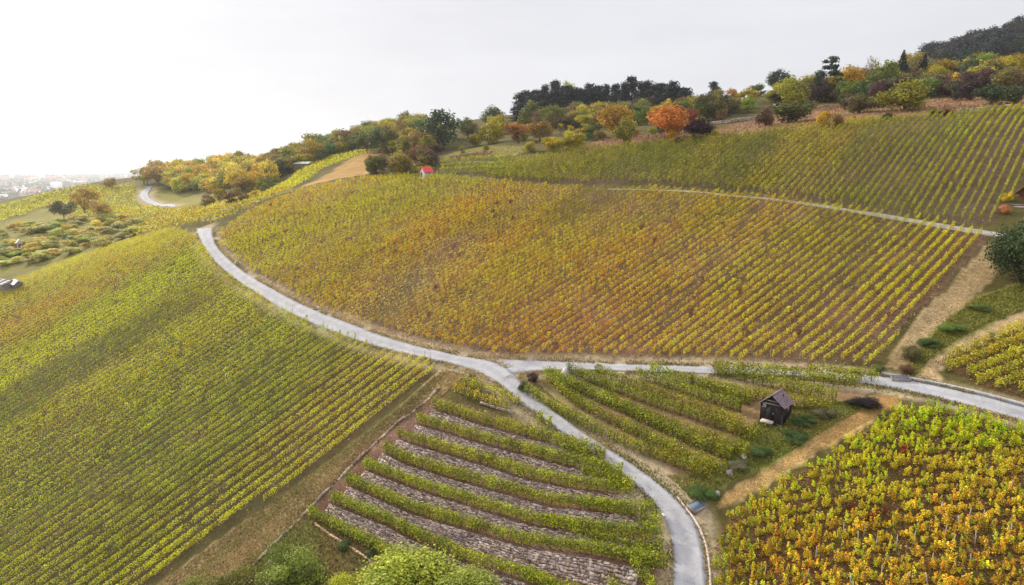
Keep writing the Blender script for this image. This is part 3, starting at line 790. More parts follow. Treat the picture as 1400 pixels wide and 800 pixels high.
# hut plot rows ------------------------------------------------------
BROWS = [[(721, 532), (788, 571), (866, 609), (945, 638), (973, 650)], [(745, 508), (784, 547), (866, 587), (945, 626), (988, 642)],
         [(749, 507), (800, 533), (890, 575), (945, 603), (1000, 622)], [(819, 537), (906, 577), (969, 599), (1020, 618)],
         [(776, 503), (847, 531), (945, 565), (1008, 587), (1033, 595)], [(815, 505), (886, 531), (965, 559), (1020, 582)],
         [(866, 507), (945, 535), (1012, 556)], [(890, 503), (965, 527), (1031, 548)], [(945, 521), (1024, 537), (1102, 554), (1138, 557)],
         [(973, 507), (1063, 527), (1142, 546)], [(976, 503), (1063, 512), (1122, 522), (1177, 526)], [(1102, 509), (1150, 513), (1200, 518)]]
BLAB = ['lowest green vine row of the hut plot, along the bend of the road', 'second vine row of the hut plot up from the road bend', 'long vine row of the hut plot starting beside the grey boulder',
        'vine row of the hut plot beginning below the dark bush', 'long vine row passing just in front of the black hut', 'vine row ending at the wall of the black hut', 'vine row ending left behind the black hut',
        'vine row passing close behind the tiled roof of the black hut', 'vine row behind the black hut running to the brush pile', 'vine row second below the side road, ending at the dark brush',
        'long vine row along the lower edge of the side road', 'short vine row hiding the side road at its right end']
C_B = ColourMap([(760, 540, (140, 138, 26)), (900, 600, (134, 136, 26)), (950, 640, (140, 138, 26)), (850, 520, (132, 136, 26)), (1000, 550, (136, 136, 28)), (1100, 530, (138, 138, 26)), (1180, 520, (142, 142, 24)), (1000, 600, (138, 130, 30))], (1, -.4), .5)
C_B.c = C_B.c * np.array([.8, .76, .65])
for px_, lab in zip(BROWS, BLAB):
    top_ = lab.startswith(('long vine row along', 'short vine row hiding', 'vine row second'))
    P = resample(smooth(cast_poly([(x, y + (5 if top_ else 8)) for x, y in px_]), 1., 6), .8)[:, :2]
    add_row(P, C_B, lab, 'vine rows around the black hut', parts=2, height=1.38, dens=290, leaf=.17, width=.40, hedge=True, patch=.12, low=.12, pitch=1.)

# right plot ---------------------------------------------------------
d_r = dir2((1300, 500), (1400, 458))
C_R = ColourMap([(1300, 500, (176, 158, 24)), (1350, 480, (180, 152, 30)), (1400, 500, (176, 152, 28)), (1380, 530, (164, 150, 28)), (1400, 460, (190, 160, 30))], d_r, .5)
for i, P in enumerate(lerp_rows(WP['right'], d_r, 1.55)):
    add_row(P, C_R, 'yellow vine row in the small plot above the kerbed side road', 'vine rows of the small right plot', parts=2, height=1.35, dens=200, leaf=.17, width=.36, patch=.16, bushy=.45, low=.25)
# knoll rows beside the red-roofed hut ---------------------------------
C_K = ColourMap([(640, 230, (150, 142, 26)), (700, 222, (142, 138, 26))], (1, 0), .5)
for px_, lab in [([(598, 238), (640, 236), (690, 236)], 'lowest level hedge-like vine row right of the red-roofed hut'), ([(604, 232), (650, 230), (700, 230)], 'second level vine row right of the red-roofed hut'),
                 ([(604, 226), (650, 222), (700, 221)], 'third level vine row below the pale meadow'), ([(560, 237), (575, 236), (592, 235)], 'short vine row left behind the red-roofed hut')]:
    P = resample(cast_poly(px_), 1.2)[:, :2]
    if len(P) > 2: add_row(P, C_K, lab, 'level vine rows by the red-roofed hut', parts=0, height=1.6, dens=70, leaf=.28, width=.5, hedge=True, patch=.1)

# front right plot: single bushes -------------------------------------
d_f = dir2((1000, 770), (1380, 690))
C_F = ColourMap([(1000, 720, (178, 140, 30)), (1010, 790, (170, 136, 30)), (1100, 720, (206, 156, 36)), (1100, 780, (208, 152, 38)), (1200, 720, (206, 154, 36)), (1300, 760, (204, 152, 40)), (1390, 720, (200, 150, 40)),
                 (1150, 650, (204, 170, 26)), (1080, 670, (196, 168, 24)), (1300, 650, (206, 154, 36)), (1390, 640, (196, 150, 36)), (1250, 590, (186, 172, 18)), (1320, 590, (180, 174, 16)), (1200, 610, (188, 168, 24)), (1380, 600, (170, 160, 20)), (1120, 640, (170, 160, 28)), (1250, 560, (176, 158, 28)), (985, 740, (140, 132, 30))], d_f, .7, 1.4)
C_F.c = C_F.c * np.array([1.1, 1.24, 1.0])
spots = []
for P in field_rows(WP['front'], d_f, 1.0):
    L = np.hypot(*(P[-1] - P[0])); n = int(L / .6)
    for s in (np.arange(n) + .5) / max(n, 1):
        q = P[0] + (P[-1] - P[0]) * s + rng.normal(0, .1, 2)
        spots.append(q)
spots = np.array(spots); sz = ground(spots[:, 0], spots[:, 1]); px, py, dd = project(np.c_[spots, sz])
vis = (px > -40) & (px < 1445) & (py < 845) & (rng.random(len(px)) > .07)
spots = spots[vis]; dd = dd[vis]; order = np.argsort(dd); spots = spots[order]
inv = [];
def vine_bush(seed, c3=(1, 1, 1)):
    r = np.random.default_rng(seed); ns = r.integers(4, 7); B = MB()
    B.tube([(0, 0, -.15), (.02, 0, .3)], [.045, .035], 5, (.14, .10, .07), False)
    P = []; O = []; hue = []; cnt_ = []
    for k in range(ns):                                   # upright shoots, each with its leaves
        ax = r.normal(0, .36); ay = r.normal(0, .22); top = r.uniform(.8, 2.05); hue.append(np.array([1, 1, 1]) * np.clip(r.normal(1, .2), .6, 1.4) * np.where(r.random() < .22, (.62, .92, .8), 1) * np.where(r.random() < .09, (.95, .66, .7), 1))
        n = int(52 + 32 * r.random()); t = r.beta(1.4, 1.1, n)
        lean = r.normal(0, .16, 2); B.tube([(.02, 0, .28), (ax, ay, .45), (ax + lean[0], ay + lean[1], top * .95)], [.022, .016, .006], 4, (.22, .13, .07), False)
        cnt_.append(n); wd_ = .15 * (1.15 - .75 * t)
        P.append(np.stack([ax + lean[0] * t + r.normal(0, 1, n) * wd_, ay + lean[1] * t + r.normal(0, 1, n) * wd_, .4 + t * (top - .4)], 1))
    P = np.concatenate(P); n = len(P)
    V, f = rhombi(P, .155 * r.uniform(.5, 1.5, n), .35)
    c = np.repeat(np.array(hue), cnt_, 0) * np.clip(r.normal(1, .26, n), .4, 1.7)[:, None]
    g = r.random(n) < .18; c[g] *= (.62, .95, .8); g = r.random(n) < .1; c[g] *= (1., .72, .8)
    c = np.repeat(c, 4, 0); k = len(V)
    V = np.concatenate([V] + B.V); f = np.concatenate([f, np.concatenate(B.F4) + k]); c = np.concatenate([c] + B.C)
    return V, f, c
BUSH = [vine_bush(100 + k) for k in range(14)]
BUSHM = [make_mesh('vine_foliage', V, f, c, None, M_LEAF) for V, f, c in BUSH]
ang_f = math.atan2(d_f[1], d_f[0])
fc_ = C_F(spots[:, 0], spots[:, 1])
pn_ = fnoise(spots[:, 0], spots[:, 1], 7, 55)
RED = cast([1166, 1158, 1216, 1224, 1196, 1240], [706, 702, 704, 700, 716, 625])[:, :2]
redset = set(int(np.argmin(((spots - q) ** 2).sum(1))) for q in RED)
restV, restF, restC, rn = [], [], [], 0
for i, q in enumerate(spots):
    c = fc_[i] * np.clip(rng.normal(1, .14), .6, 1.4)
    h = rng.normal(0, .35) + pn_[i] * 1.1
    c = c * (np.array([1.03, .86, .95]) * min(h, 1) + (1 - min(h, 1)) if h > 0 else np.array([.72, .95, .9]) * min(-h, 1) + (1 - min(-h, 1)))
    lab = 'yellow-orange grapevine bush in the front right plot'
    grp = 'single vines of the front right plot'
    if i in redset: c = alb(124, 34, 26, 1.2); lab = 'dark red grapevine among the yellow vines of the front right plot'; grp = 'red vines of the front right plot'
    k = int(rng.integers(len(BUSH))); sc = .60 * np.clip(rng.normal(1, .19), .5, 1.45); rz = ang_f + rng.choice([0, math.pi]) + rng.normal(0, .2)
    z = ground(q[0], q[1])
    if i < 296 or i in redset:
        o = link('grapevine', BUSHM[k], loc=(q[0], q[1], z - .05), label=lab, category='grapevine', group=grp)
        o.scale = (sc, sc, sc * rng.uniform(.9, 1.1)); o.rotation_euler = (0, 0, rz); o.color = (*np.clip(c, 0, .9), 1)
    else:
        V, f, cc = BUSH[k]; ca, sa = math.cos(rz), math.sin(rz)
        V = np.stack([V[:, 0] * ca - V[:, 1] * sa, V[:, 0] * sa + V[:, 1] * ca, V[:, 2]], 1) * sc + np.array([q[0], q[1], z - .05])
        restV.append(V); restF.append(f + rn); restC.append(cc * c); rn += len(V)
if restV:
    link('vines', make_mesh('vines', np.concatenate(restV), np.concatenate(restF), np.clip(np.concatenate(restC), 0, .85), None, M_VINE), kind='stuff', label='remaining vines at the back of the front right plot', category='vines')
print('rows', rows_made, 'L/M/U', NLEFT, NMAIN, NUP, 'bushes', len(spots))

# ------------------------------------------------------------------ dry stone walls of the terraces
def stones_along(fn, length, rows_, w=.42, prot=.1, cols=None, seed=0):
    """irregular stones laid over a surface fn(s, h) -> (point, normal)"""
    r = np.random.default_rng(seed); b = MB()
    cols = cols or [alb(196, 184, 180), alb(172, 160, 158), alb(212, 202, 196), alb(146, 134, 134), alb(190, 172, 158)]
    for j in range(rows_):
        s = r.uniform(0, .3)
        while s < length:
            ww = w * r.uniform(.5, 1.5)
            h0, h1 = j / rows_ + r.normal(0, .015), (j + 1) / rows_ + r.normal(0, .015) - .03
            q = []
            pr = prot * r.uniform(.3, 1.5)
            for d in (-.22, pr):
                for (ss, hh) in ((s + .015, h0), (s + ww - .02, h0), (s + ww - .02, h1), (s + .015, h1)):
                    P, nrm = fn(min(ss + r.normal(0, .025), length), np.clip(hh + r.normal(0, .02), 0, 1)); q.append(P + nrm * (d + (r.normal(0, .02) if d > 0 else 0)))
            b.hexa(np.array(q), cols[r.integers(len(cols))] * r.uniform(.55, 1.0) * np.array([1., .93, .84]))
            s += ww
    return b
WLAB = ['short low stone wall below the top terrace row', 'low stone wall under the second terrace row', 'pale stone wall under the third terrace row', 'long stone wall under the fourth terrace row',
        'tall pale stone wall under the fifth terrace row', 'long pale stone wall under the sixth terrace row', 'lowest long stone wall, above the round bush at the bottom']
for k in range(7):
    u0 = max(_tuv[k][0, 0], _tuv[k + 1][0, 0]) + .1; u1 = min(_tuv[k][-1, 0], _tuv[k + 1][-1, 0])
    us = np.linspace(u0, u1, 80); gap = row_v(k + 1, us) - row_v(k, us)
    good = us[gap > 1.3]
    if len(good) < 4: continue
    u1 = good.max(); 
    def fn(s, h, k=k, u0=u0):
        u = u0 + s; v0 = row_v(k, u); v1 = row_v(k + 1, u); t = .12 + .34 * h
        v = v0 + (v1 - v0) * t; p = _e * u + _nn * v
        nrm = np.array([_nn[0] * .8, _nn[1] * .8, .6])
        return np.array([p[0], p[1], float(ground(p[0], p[1]))]), nrm
    b = stones_along(fn, u1 - u0, 8, .34, .10, seed=k)
    link('stone_wall', b.mesh('stone_wall', M_STONE), label=WLAB[k], category='stone wall', group='dry stone terrace walls')
# stepped stone ends along the grassy lane
edge = smooth(cast_poly([(604, 530), (580, 552), (540, 582), (500, 620), (455, 664), (415, 706), (372, 748), (330, 790)]), .5, 4)
eL = np.r_[0, np.cumsum(np.hypot(*np.diff(edge[:, :2], axis=0).T))]
def fn_edge(s, h):
    x = np.interp(s, eL, edge[:, 0]); y = np.interp(s, eL, edge[:, 1]); z = float(ground(x, y)) + .28 * (1 - h) * (.6 + .8 * math.sin(s * 1.7) * math.sin(s * .61 + 1)) 
    return np.array([x - .12 * h, y, z]), np.array([-.72, .35, .35])
link('stone_wall', stones_along(fn_edge, eL[-1], 2, .55, .16, seed=31, cols=[alb(150, 136, 124), alb(120, 106, 96), alb(170, 156, 140), alb(134, 116, 98)]).mesh('stone_edge', M_STONE), label='grey stone edging down the left ends of the terraces beside the grassy lane', category='stone wall')
def low_wall(px_, h, label, seed, lean=.25, cols=None):
    E = smooth(cast_poly(px_), .6, 3); l = np.r_[0, np.cumsum(np.hypot(*np.diff(E[:, :2], axis=0).T))]
    def fn(s, t):
        x = np.interp(s, l, E[:, 0]); y = np.interp(s, l, E[:, 1])
        return np.array([x, y, float(ground(x, y)) + h * (1 - t)]), np.array([-.35, -.85, .3])
    rws = max(2, int(h / .25))
    link('stone_wall', stones_along(fn, l[-1], rws, .5 if h < 1.5 else .8, .12, cols, seed).mesh('stone_wall', M_STONE), label=label, category='stone wall')
low_wall([(655, 552), (680, 560), (703, 566)], .35, 'short stone wall under the yellow vines near the junction', 41)
low_wall([(428, 716), (455, 735), (490, 757), (520, 778), (545, 795)], .25, 'curved row of sandstone blocks below the lowest terrace row', 42, cols=[alb(206, 176, 146), alb(186, 160, 136), alb(214, 190, 164)])
low_wall([(970, 171), (1010, 166), (1050, 160)], .9, 'low stone bank across the bare orchard slope', 43)
low_wall([(1100, 136), (1125, 134), (1150, 132)], 1.2, 'grey stone wall under the layered pine', 44)
low_wall([(614, 219), (640, 215), (672, 211)], 1.1, 'stone bank along the lower rim of the pale meadow', 45, cols=[alb(190, 160, 130), alb(160, 130, 110)])
low_wall([(1310, 155), (1345, 153), (1380, 149)], .9, 'stone bank above the upper vineyard at the right', 46)

# ------------------------------------------------------------------ huts and houses
def frame_at(px_, py_):
    Q = cast([px_], [py_])[0]; return Q
def gable_house(name, label, cat, P, w, l, eave, ridge, rz, wallc, roofc, over=.25, door=None, window=None, roof_t=.09, plank=False, step=None, wall_mat=M_PLASTER, roof_rows=9, back=None):
    """gable front faces local -y; ridge along y"""
    root = link(name, None, loc=P); root.rotation_euler = (0, 0, rz); root['label'] = label; root['category'] = cat
    b = MB(); x, y = w / 2, l / 2; r0 = ridge - .02
    V = [(-x, -y, -1.), (x, -y, -1.), (x, -y, eave), (0, -y, r0), (-x, -y, eave), (-x, y, -1.), (x, y, -1.), (x, y, eave), (0, y, r0), (-x, y, eave)]
    b.add(V, [(0, 5, 9, 4), (1, 2, 7, 6), (5, 0, 1, 6)], [(2, 3, 4), (7, 9, 8)], wallc); b.F4.append(np.array([(0, 1, 2, 4), (6, 5, 9, 7)]))
    if plank:                                    # upright boards on all faces
        for k in range(int(w / .16) + 1):
            xx = -x + .08 + k * .16
            if xx > x: break
            top = eave + (ridge - eave) * (1 - abs(xx) / x) - .05
            for yy in (-y - .012, y + .012): b.box((xx, yy, top / 2 - .1), (.07, .012, top / 2 + .1), np.asarray(wallc) * rng.uniform(.7, 1.5))
        for k in range(int(l / .16)):
            yy = -y + .08 + k * .16
            for xx in (-x - .012, x + .012): b.box((xx, yy, eave / 2 - .1), (.012, .07, eave / 2 + .1), np.asarray(wallc) * rng.uniform(.7, 1.5))
    link('wall', b.mesh('wall', wall_mat), root)
    sl = math.atan2(ridge - eave, x); ln = (x + over) / math.cos(sl)
    rb = MB()
    for sgn in (-1, 1):
        for k in range(roof_rows):                # courses of tiles, each lapping the one below
            t0, t1 = k / roof_rows * ln, (k + 1.08) / roof_rows * ln
            n_t = max(3, int((l + 2 * over) / .33)) if roof_rows > 6 else 3
            for q in range(n_t):
                ya = -y - over + (l + 2 * over) * q / n_t; yb = -y - over + (l + 2 * over) * (q + .97) / n_t
                P8 = []
                for zz in (0, roof_t):
                    for (tt, yy) in ((t0, ya), (t1, ya), (t1, yb), (t0, yb)):
                        lift = .02 + (.035 if tt == t1 else 0)
                        P8.append((sgn * (tt * math.cos(sl) - 0 * zz), yy, ridge + .03 - tt * math.sin(sl) + lift + zz))
                if sgn < 0: P8 = [P8[i] for i in (3, 2, 1, 0, 7, 6, 5, 4)]
                rb.hexa(np.array(P8), np.asarray(roofc) * rng.uniform(.8, 1.18))
    rb.box((0, 0, ridge + .1), (.09, y + over, .06), np.asarray(roofc) * .95)
    roof = link('roof', rb.mesh('roof', M_TILE), root)
    if door:
        dx, dw, dh, dc = door; d = MB(); d.box((dx, -y - .045, dh / 2 + .02), (dw / 2, .03, dh / 2), dc); dd_ = link('door', d.mesh('door', M_WOOD), root)
        hd = MB(); hd.box((dx + dw * .38, -y - .09, dh * .5), (.03, .02, .07), alb(150, 150, 150)); link('handle', hd.mesh('handle', M_WOOD), dd_)
    for wi in (window or []):
        face, wx, wz, ww, wh, wc = wi; m_ = MB(); fr = MB()
        if face == 'f': c0 = (wx, -y - .03, wz); hh = (ww / 2, .02, wh / 2); fh = (ww / 2 + .06, .015, wh / 2 + .06); c1 = (wx, -y - .02, wz)
        else: c0 = (x + .03, wx, wz); hh = (.02, ww / 2, wh / 2); fh = (.015, ww / 2 + .06, wh / 2 + .06); c1 = (x + .02, wx, wz)
        m_.box(c0, hh, wc); wo = link('window', m_.mesh('window', M_TILE), root)
        fr.box(c1, fh, alb(170, 164, 150)); link('frame', fr.mesh('frame', M_WOOD), wo)
    if step:
        s_ = MB(); s_.box((step[0] - .35, -y - .36, -.06), (w * .26, .3, .12), alb(176, 160, 150)); link('step', s_.mesh('step', M_STONE), root)
    return root, roof
BLACK = (.020, .014, .014)
hp = frame_at(1060, 571)
hut, _r = gable_house('vineyard_hut', 'small black wooden hut with a brownish tiled gable roof among the vines', 'hut', hp, 2.3, 2.3, 1.65, 2.62, R(-42), BLACK, alb(122, 104, 112, 1.1), .2,
            door=(-.1, .8, 1.6, (.012, .01, .01)), window=[('s', .2, 1.25, .3, .3, alb(150, 146, 150)), ('f', -.75, 1.45, .22, .25, alb(120, 116, 120))], plank=True, step=(0.1,), wall_mat=M_WOOD, roof_t=.05)
vp = MB(); vp.tube([(.55, .3, 1.9), (.55, .3, 2.6)], .05, 8, (.03, .03, .03)); link('vent_pipe', vp.mesh('vent_pipe', M_WOOD), hut)
gb = MB()
for zz, hw in ((1.75, 1.1), (2.08, .7)): gb.box((0, -1.2, zz), (hw, .03, .04), alb(120, 110, 108))
link('gable_beam', gb.mesh('gable_beam', M_WOOD), hut)
hp = frame_at(583, 242)
gable_house('vineyard_hut', 'tiny white hut with a bright pinkish red roof on the far slope', 'hut', hp, 2.0, 2.4, 1.35, 2.35, R(-48), alb(240, 236, 232), alb(226, 74, 84, 1.0), .3,
            door=(-.35, .55, 1.1, (.05, .05, .06)), window=[('s', .2, .85, .4, .4, alb(90, 90, 96))], roof_rows=8)
hp = frame_at(1399, 287)
hr, _r = gable_house('timber_cabin', 'reddish brown timber cabin cut by the right edge, on a stone base', 'cabin', hp + np.array([4.6, 2.2, .6]), 4.2, 5., 1.9, 3.6, R(-70), alb(96, 54, 38), alb(132, 74, 52), .5, plank=True, wall_mat=M_WOOD,
            door=(0, .9, 1.7, alb(60, 36, 28)))
dk = MB(); dk.box((0, -3.6, -.25), (2.6, 1.2, .12), alb(132, 120, 116)); dk.box((0, -4.7, .1), (2.6, .06, .06), alb(100, 96, 104)); dk.box((0, -3.6, -.9), (2.5, 1.1, .6), alb(150, 136, 130)); link('deck', dk.mesh('deck', M_WOOD), hr)
hp = frame_at(1279, 128)
gable_house('garden_shed', 'little white shed with a dark roof among the orchard bushes', 'shed', hp, 2.6, 3.2, 2.2, 3.1, R(-60), alb(226, 220, 214), (.04, .035, .04), .3, door=(0, .8, 1.7, alb(90, 60, 40)), roof_rows=4)
for (x, y, lab, rz, w, l, wc, rc) in [(10, 397, 'grey house with a pale flat-looking roof at the left edge of the valley', 60, 4.2, 7., alb(140, 128, 124), alb(104, 100, 100)),
                         (24, 398, 'small shed with a white roof beside the house at the left edge', 50, 1.6, 3., alb(110, 104, 100), alb(236, 234, 230)),
                         (27, 340, 'small pale shed on the hazy left slope', 40, 1.2, 1.8, alb(200, 196, 190), alb(226, 222, 218)),
                         (415, 231, 'low shed with a pale grey roof beside the bright vine strip', 80, 4., 6., alb(120, 110, 90), alb(206, 204, 196)),
                         (1088, 124, 'tiny grey shed in the orchard left of the layered pine', 30, 2.4, 3., alb(120, 120, 130), alb(150, 150, 160)),
                         (1060, 155, 'small pale box hut under the broad green shrubs', 30, 1.2, 1.4, alb(214, 206, 190), alb(180, 170, 160))]:
    hp = frame_at(x, y)
    if not np.isnan(hp[0]):
        gable_house('garden_shed' if w != 4.2 else 'house', lab, 'shed' if w != 4.2 else 'house', hp, w, l, 1.9, 2.6, R(rz), wc, rc, .3, door=(0, .8, 1.6, alb(90, 70, 60)), roof_rows=3)

# ------------------------------------------------------------------ trees
def crown_mesh(kind, seed, nleaf):
    """unit tree: height 1, crown width about .8; returns crown and trunk meshes"""
    r = np.random.default_rng(seed); P = []; S = []; B = MB(); O = []
    bark = alb(84, 68, 56)
    if kind in ('round', 'oval', 'loose', 'bush', 'bare'):
        z0 = {'round': .12, 'oval': .08, 'loose': .14, 'bush': .0, 'bare': .2}[kind]
        wx = {'round': .46, 'oval': .36, 'loose': .42, 'bush': .6, 'bare': .4}[kind]
        nl = {'round': 22, 'oval': 24, 'loose': 15, 'bush': 16, 'bare': 14}[kind]
        B.tube([(0, 0, -.06), (.005, 0, z0 * .7), (.01, .01, z0 + .25)], [.028, .022, .014], 7, bark)
        cz = (1 + z0) / 2; hz_ = (1 - z0) / 2
        for k in range(nl):
            v = r.normal(size=3); v /= np.linalg.norm(v); q = r.uniform(.35, 1) ** .5
            c = np.array([v[0] * wx * q * .72, v[1] * wx * q * .72, cz + v[2] * hz_ * q * .74])
            if kind == 'oval' and c[2] > .7: c[:2] *= .7
            rad = r.uniform(.10, .19) * (wx / .42)
            if kind == 'bush': c[2] = max(c[2], .1)
            n = int(nleaf / nl * (rad / .15) ** 1.6)
            d = r.normal(size=(n, 3)); d /= np.linalg.norm(d, axis=1)[:, None]
            rr = rad * np.clip(r.normal(.82, .25, n), .1, 1.35)
            pts = c + d * rr[:, None] * np.array([1, 1, .85])
            P.append(pts); O.append(d); S.append(np.full(n, r.normal(1, .15)))
            if k < 9:
                B.tube([(.01, .01, z0 + .05 + .1 * r.random()), (c * .55 + np.array([0, 0, .28 * z0 + .12])), c], [.012, .008, .004], 5, bark)
    elif kind == 'spruce':
        B.tube([(0, 0, -.06), (0, 0, .5), (0, 0, .98)], [.022, .014, .003], 6, bark)
        for k in range(26):
            t = (k + .5) / 26; z = .08 + .9 * t; rad = .26 * (1 - t) ** .85 + .015
            n = int(nleaf / 16 * (1 - t) + 10); a = r.uniform(0, 6.283, n); q = rad * np.sqrt(r.random(n)) * r.uniform(.75, 1.2, n) * (1 + .25 * np.sin(a * 5 + k))
            P.append(np.stack([np.cos(a) * q, np.sin(a) * q, z - q * .45 + r.normal(0, .012, n)], 1)); O.append(np.stack([np.cos(a), np.sin(a), np.full(n, .2)], 1)); S.append(np.full(n, r.normal(1, .12)))
    elif kind == 'pine':
        B.tube([(0, 0, -.06), (.01, 0, .5), (.02, .01, .95)], [.02, .014, .005], 7, alb(104, 74, 58))
        for k in range(20):
            z = .14 + .83 * (k + r.random()) / 20; a = r.uniform(0, 6.283); q = r.uniform(.02, .26) * (1.1 - .95 * max(z - .45, 0) / .5)
            c = np.array([math.cos(a) * q, math.sin(a) * q, z]); n = int(nleaf / 20)
            d = r.normal(size=(n, 3)); d /= np.linalg.norm(d, axis=1)[:, None]
            P.append(c + d * np.array([.13, .13, .09]) * np.clip(r.normal(.8, .25, n), .1, 1.4)[:, None]); O.append(d); S.append(np.full(n, r.normal(1, .15)))
            B.tube([(.01, 0, z - .08), c], [.007, .003], 5, alb(104, 74, 58))
    elif kind == 'layer':
        B.tube([(0, 0, -.06), (.0, 0, .5), (.03, .01, .97)], [.022, .016, .005], 7, alb(104, 74, 58))
        for z, ext, m_ in ((.3, .34, 6), (.47, .36, 6), (.63, .3, 6), (.78, .24, 5), (.92, .13, 3)):
            for k in range(m_):
                a = r.uniform(0, 6.283); q = r.uniform(.35, 1) * ext; c = np.array([math.cos(a) * q, math.sin(a) * q, z + r.normal(0, .02)])
                n = int(nleaf / 26); d = r.normal(size=(n, 3)); d /= np.linalg.norm(d, axis=1)[:, None]
                P.append(c + d * np.array([.12, .12, .045]) * np.clip(r.normal(.8, .25, n), .1, 1.4)[:, None]); O.append(d); S.append(np.full(n, r.normal(1, .12)))
                B.tube([(0, 0, z - .04), c], [.008, .003], 5, alb(104, 74, 58))
    if kind == 'bare':                            # fine twigs instead of most leaves
        for k in range(70):
            z = r.uniform(.25, .6); a = r.uniform(0, 6.283); e = np.array([math.cos(a) * .4 * r.uniform(.3, 1), math.sin(a) * .4 * r.uniform(.3, 1), z + r.uniform(.15, .4)])
            B.tube([(0, 0, z), e * .6 + np.array([0, 0, z * .35]), e], [.006, .004, .0015], 4, alb(126, 106, 92), False)
    P = np.concatenate(P); O = np.concatenate(O); S = np.concatenate(S); n = len(P)
    leaf = {'spruce': .042, 'pine': .045, 'layer': .045, 'bush': .055, 'bare': .03}.get(kind, .048) * math.sqrt(1500 / nleaf) if nleaf > 1500 else {'spruce': .055, 'pine': .06, 'layer': .055, 'bush': .075, 'bare': .04}.get(kind, .066)
    V, f = rhombi(P, 1.35 * leaf * rng.uniform(.6, 1.4, n), .15, out=O * .9)
    c = np.ones((n, 3)) * (S * np.clip(r.normal(1, .2, n), .45, 1.6))[:, None]
    w = r.random(n) < .15; c[w] *= (1.25, 1.05, .9); w = r.random(n) < .15; c[w] *= (.7, .85, .9)
    return make_mesh('crown', V, f, np.repeat(c, 4, 0), None, M_LEAF), B.mesh('trunk', M_BARK)
PROTO = {}
for kind, cnt, nleaf in (('round', 5, 2600), ('oval', 2, 2800), ('loose', 5, 1900), ('bush', 5, 2000), ('spruce', 2, 2200), ('pine', 5, 2400), ('layer', 1, 2200), ('bare', 2, 260)):
    PROTO[kind] = [crown_mesh(kind, 500 + k + 17 * len(PROTO), nleaf) for k in range(cnt)]
UNITW = {'round': .82, 'oval': .66, 'loose': .76, 'bush': 1.05, 'spruce': .5, 'pine': .62, 'layer': .72, 'bare': .75}
BIG = {'round_big': crown_mesh('bush', 901, 9000), 'loose_big': crown_mesh('bush', 902, 9000), 'edge_big': crown_mesh('bush', 903, 9000)}
def ridge_point(px_, py_, dmin=120, dmax=520):
    """foot of a tree: where the ray meets the ground, else the skyline of that column"""
    Q = cast([px_], [py_])[0]
    if not np.isnan(Q[0]) and np.hypot(Q[0], Q[1]) < 620: return Q
    D = np.linspace(dmin, dmax, 300); r = rays(px_, 240.)
    X = r[0] * D; Y = r[1] * D; z = ground(X, Y); k = np.argmax((z - CZ) / np.hypot(X, Y))
    return np.array([X[k], Y[k], z[k]])
n_tree = 0
def tree(kind, foot, hm, wm, c, label, group=None, name=None, cat=None, proto=None, squash=None):
    global n_tree
    cm, tm = proto or PROTO[kind][int(rng.integers(len(PROTO[kind])))]
    uw = UNITW.get(kind, 1.05)
    name = name or {'spruce': 'spruce_tree', 'pine': 'pine_tree', 'layer': 'pine_tree', 'bush': 'bush', 'bare': 'bare_tree'}.get(kind, 'broadleaf_tree')
    root = link(name, None, loc=(foot[0], foot[1], foot[2] - .05)); root['label'] = label; root['category'] = cat or ('bush' if kind == 'bush' else 'tree')
    if group: root['group'] = group
    root.scale = (wm / uw, wm / uw, hm); root.rotation_euler = (0, 0, rng.uniform(0, 6.283))
    a = link('crown', cm, root); a.color = (*np.clip(c * np.array([.95, 1.08, 1.3]), 0, .9), 1)
    link('trunk', tm, root)
    n_tree += 1
    return root
def tpx(kind, x, ybase, hpx, wpx, rgb, label, k=1.15, **kw):
    Q = ridge_point(x, ybase); _, _, D = project(Q)
    # where the foot is hidden behind the brow the crown top still reaches the traced height
    _, yb, _ = project(Q)
    hm = max((hpx + (yb - ybase)) * D / F, 1.2) / .97
    return tree(kind, Q, hm, wpx * D / F * 1.05, alb(*rgb, k), label, **kw)

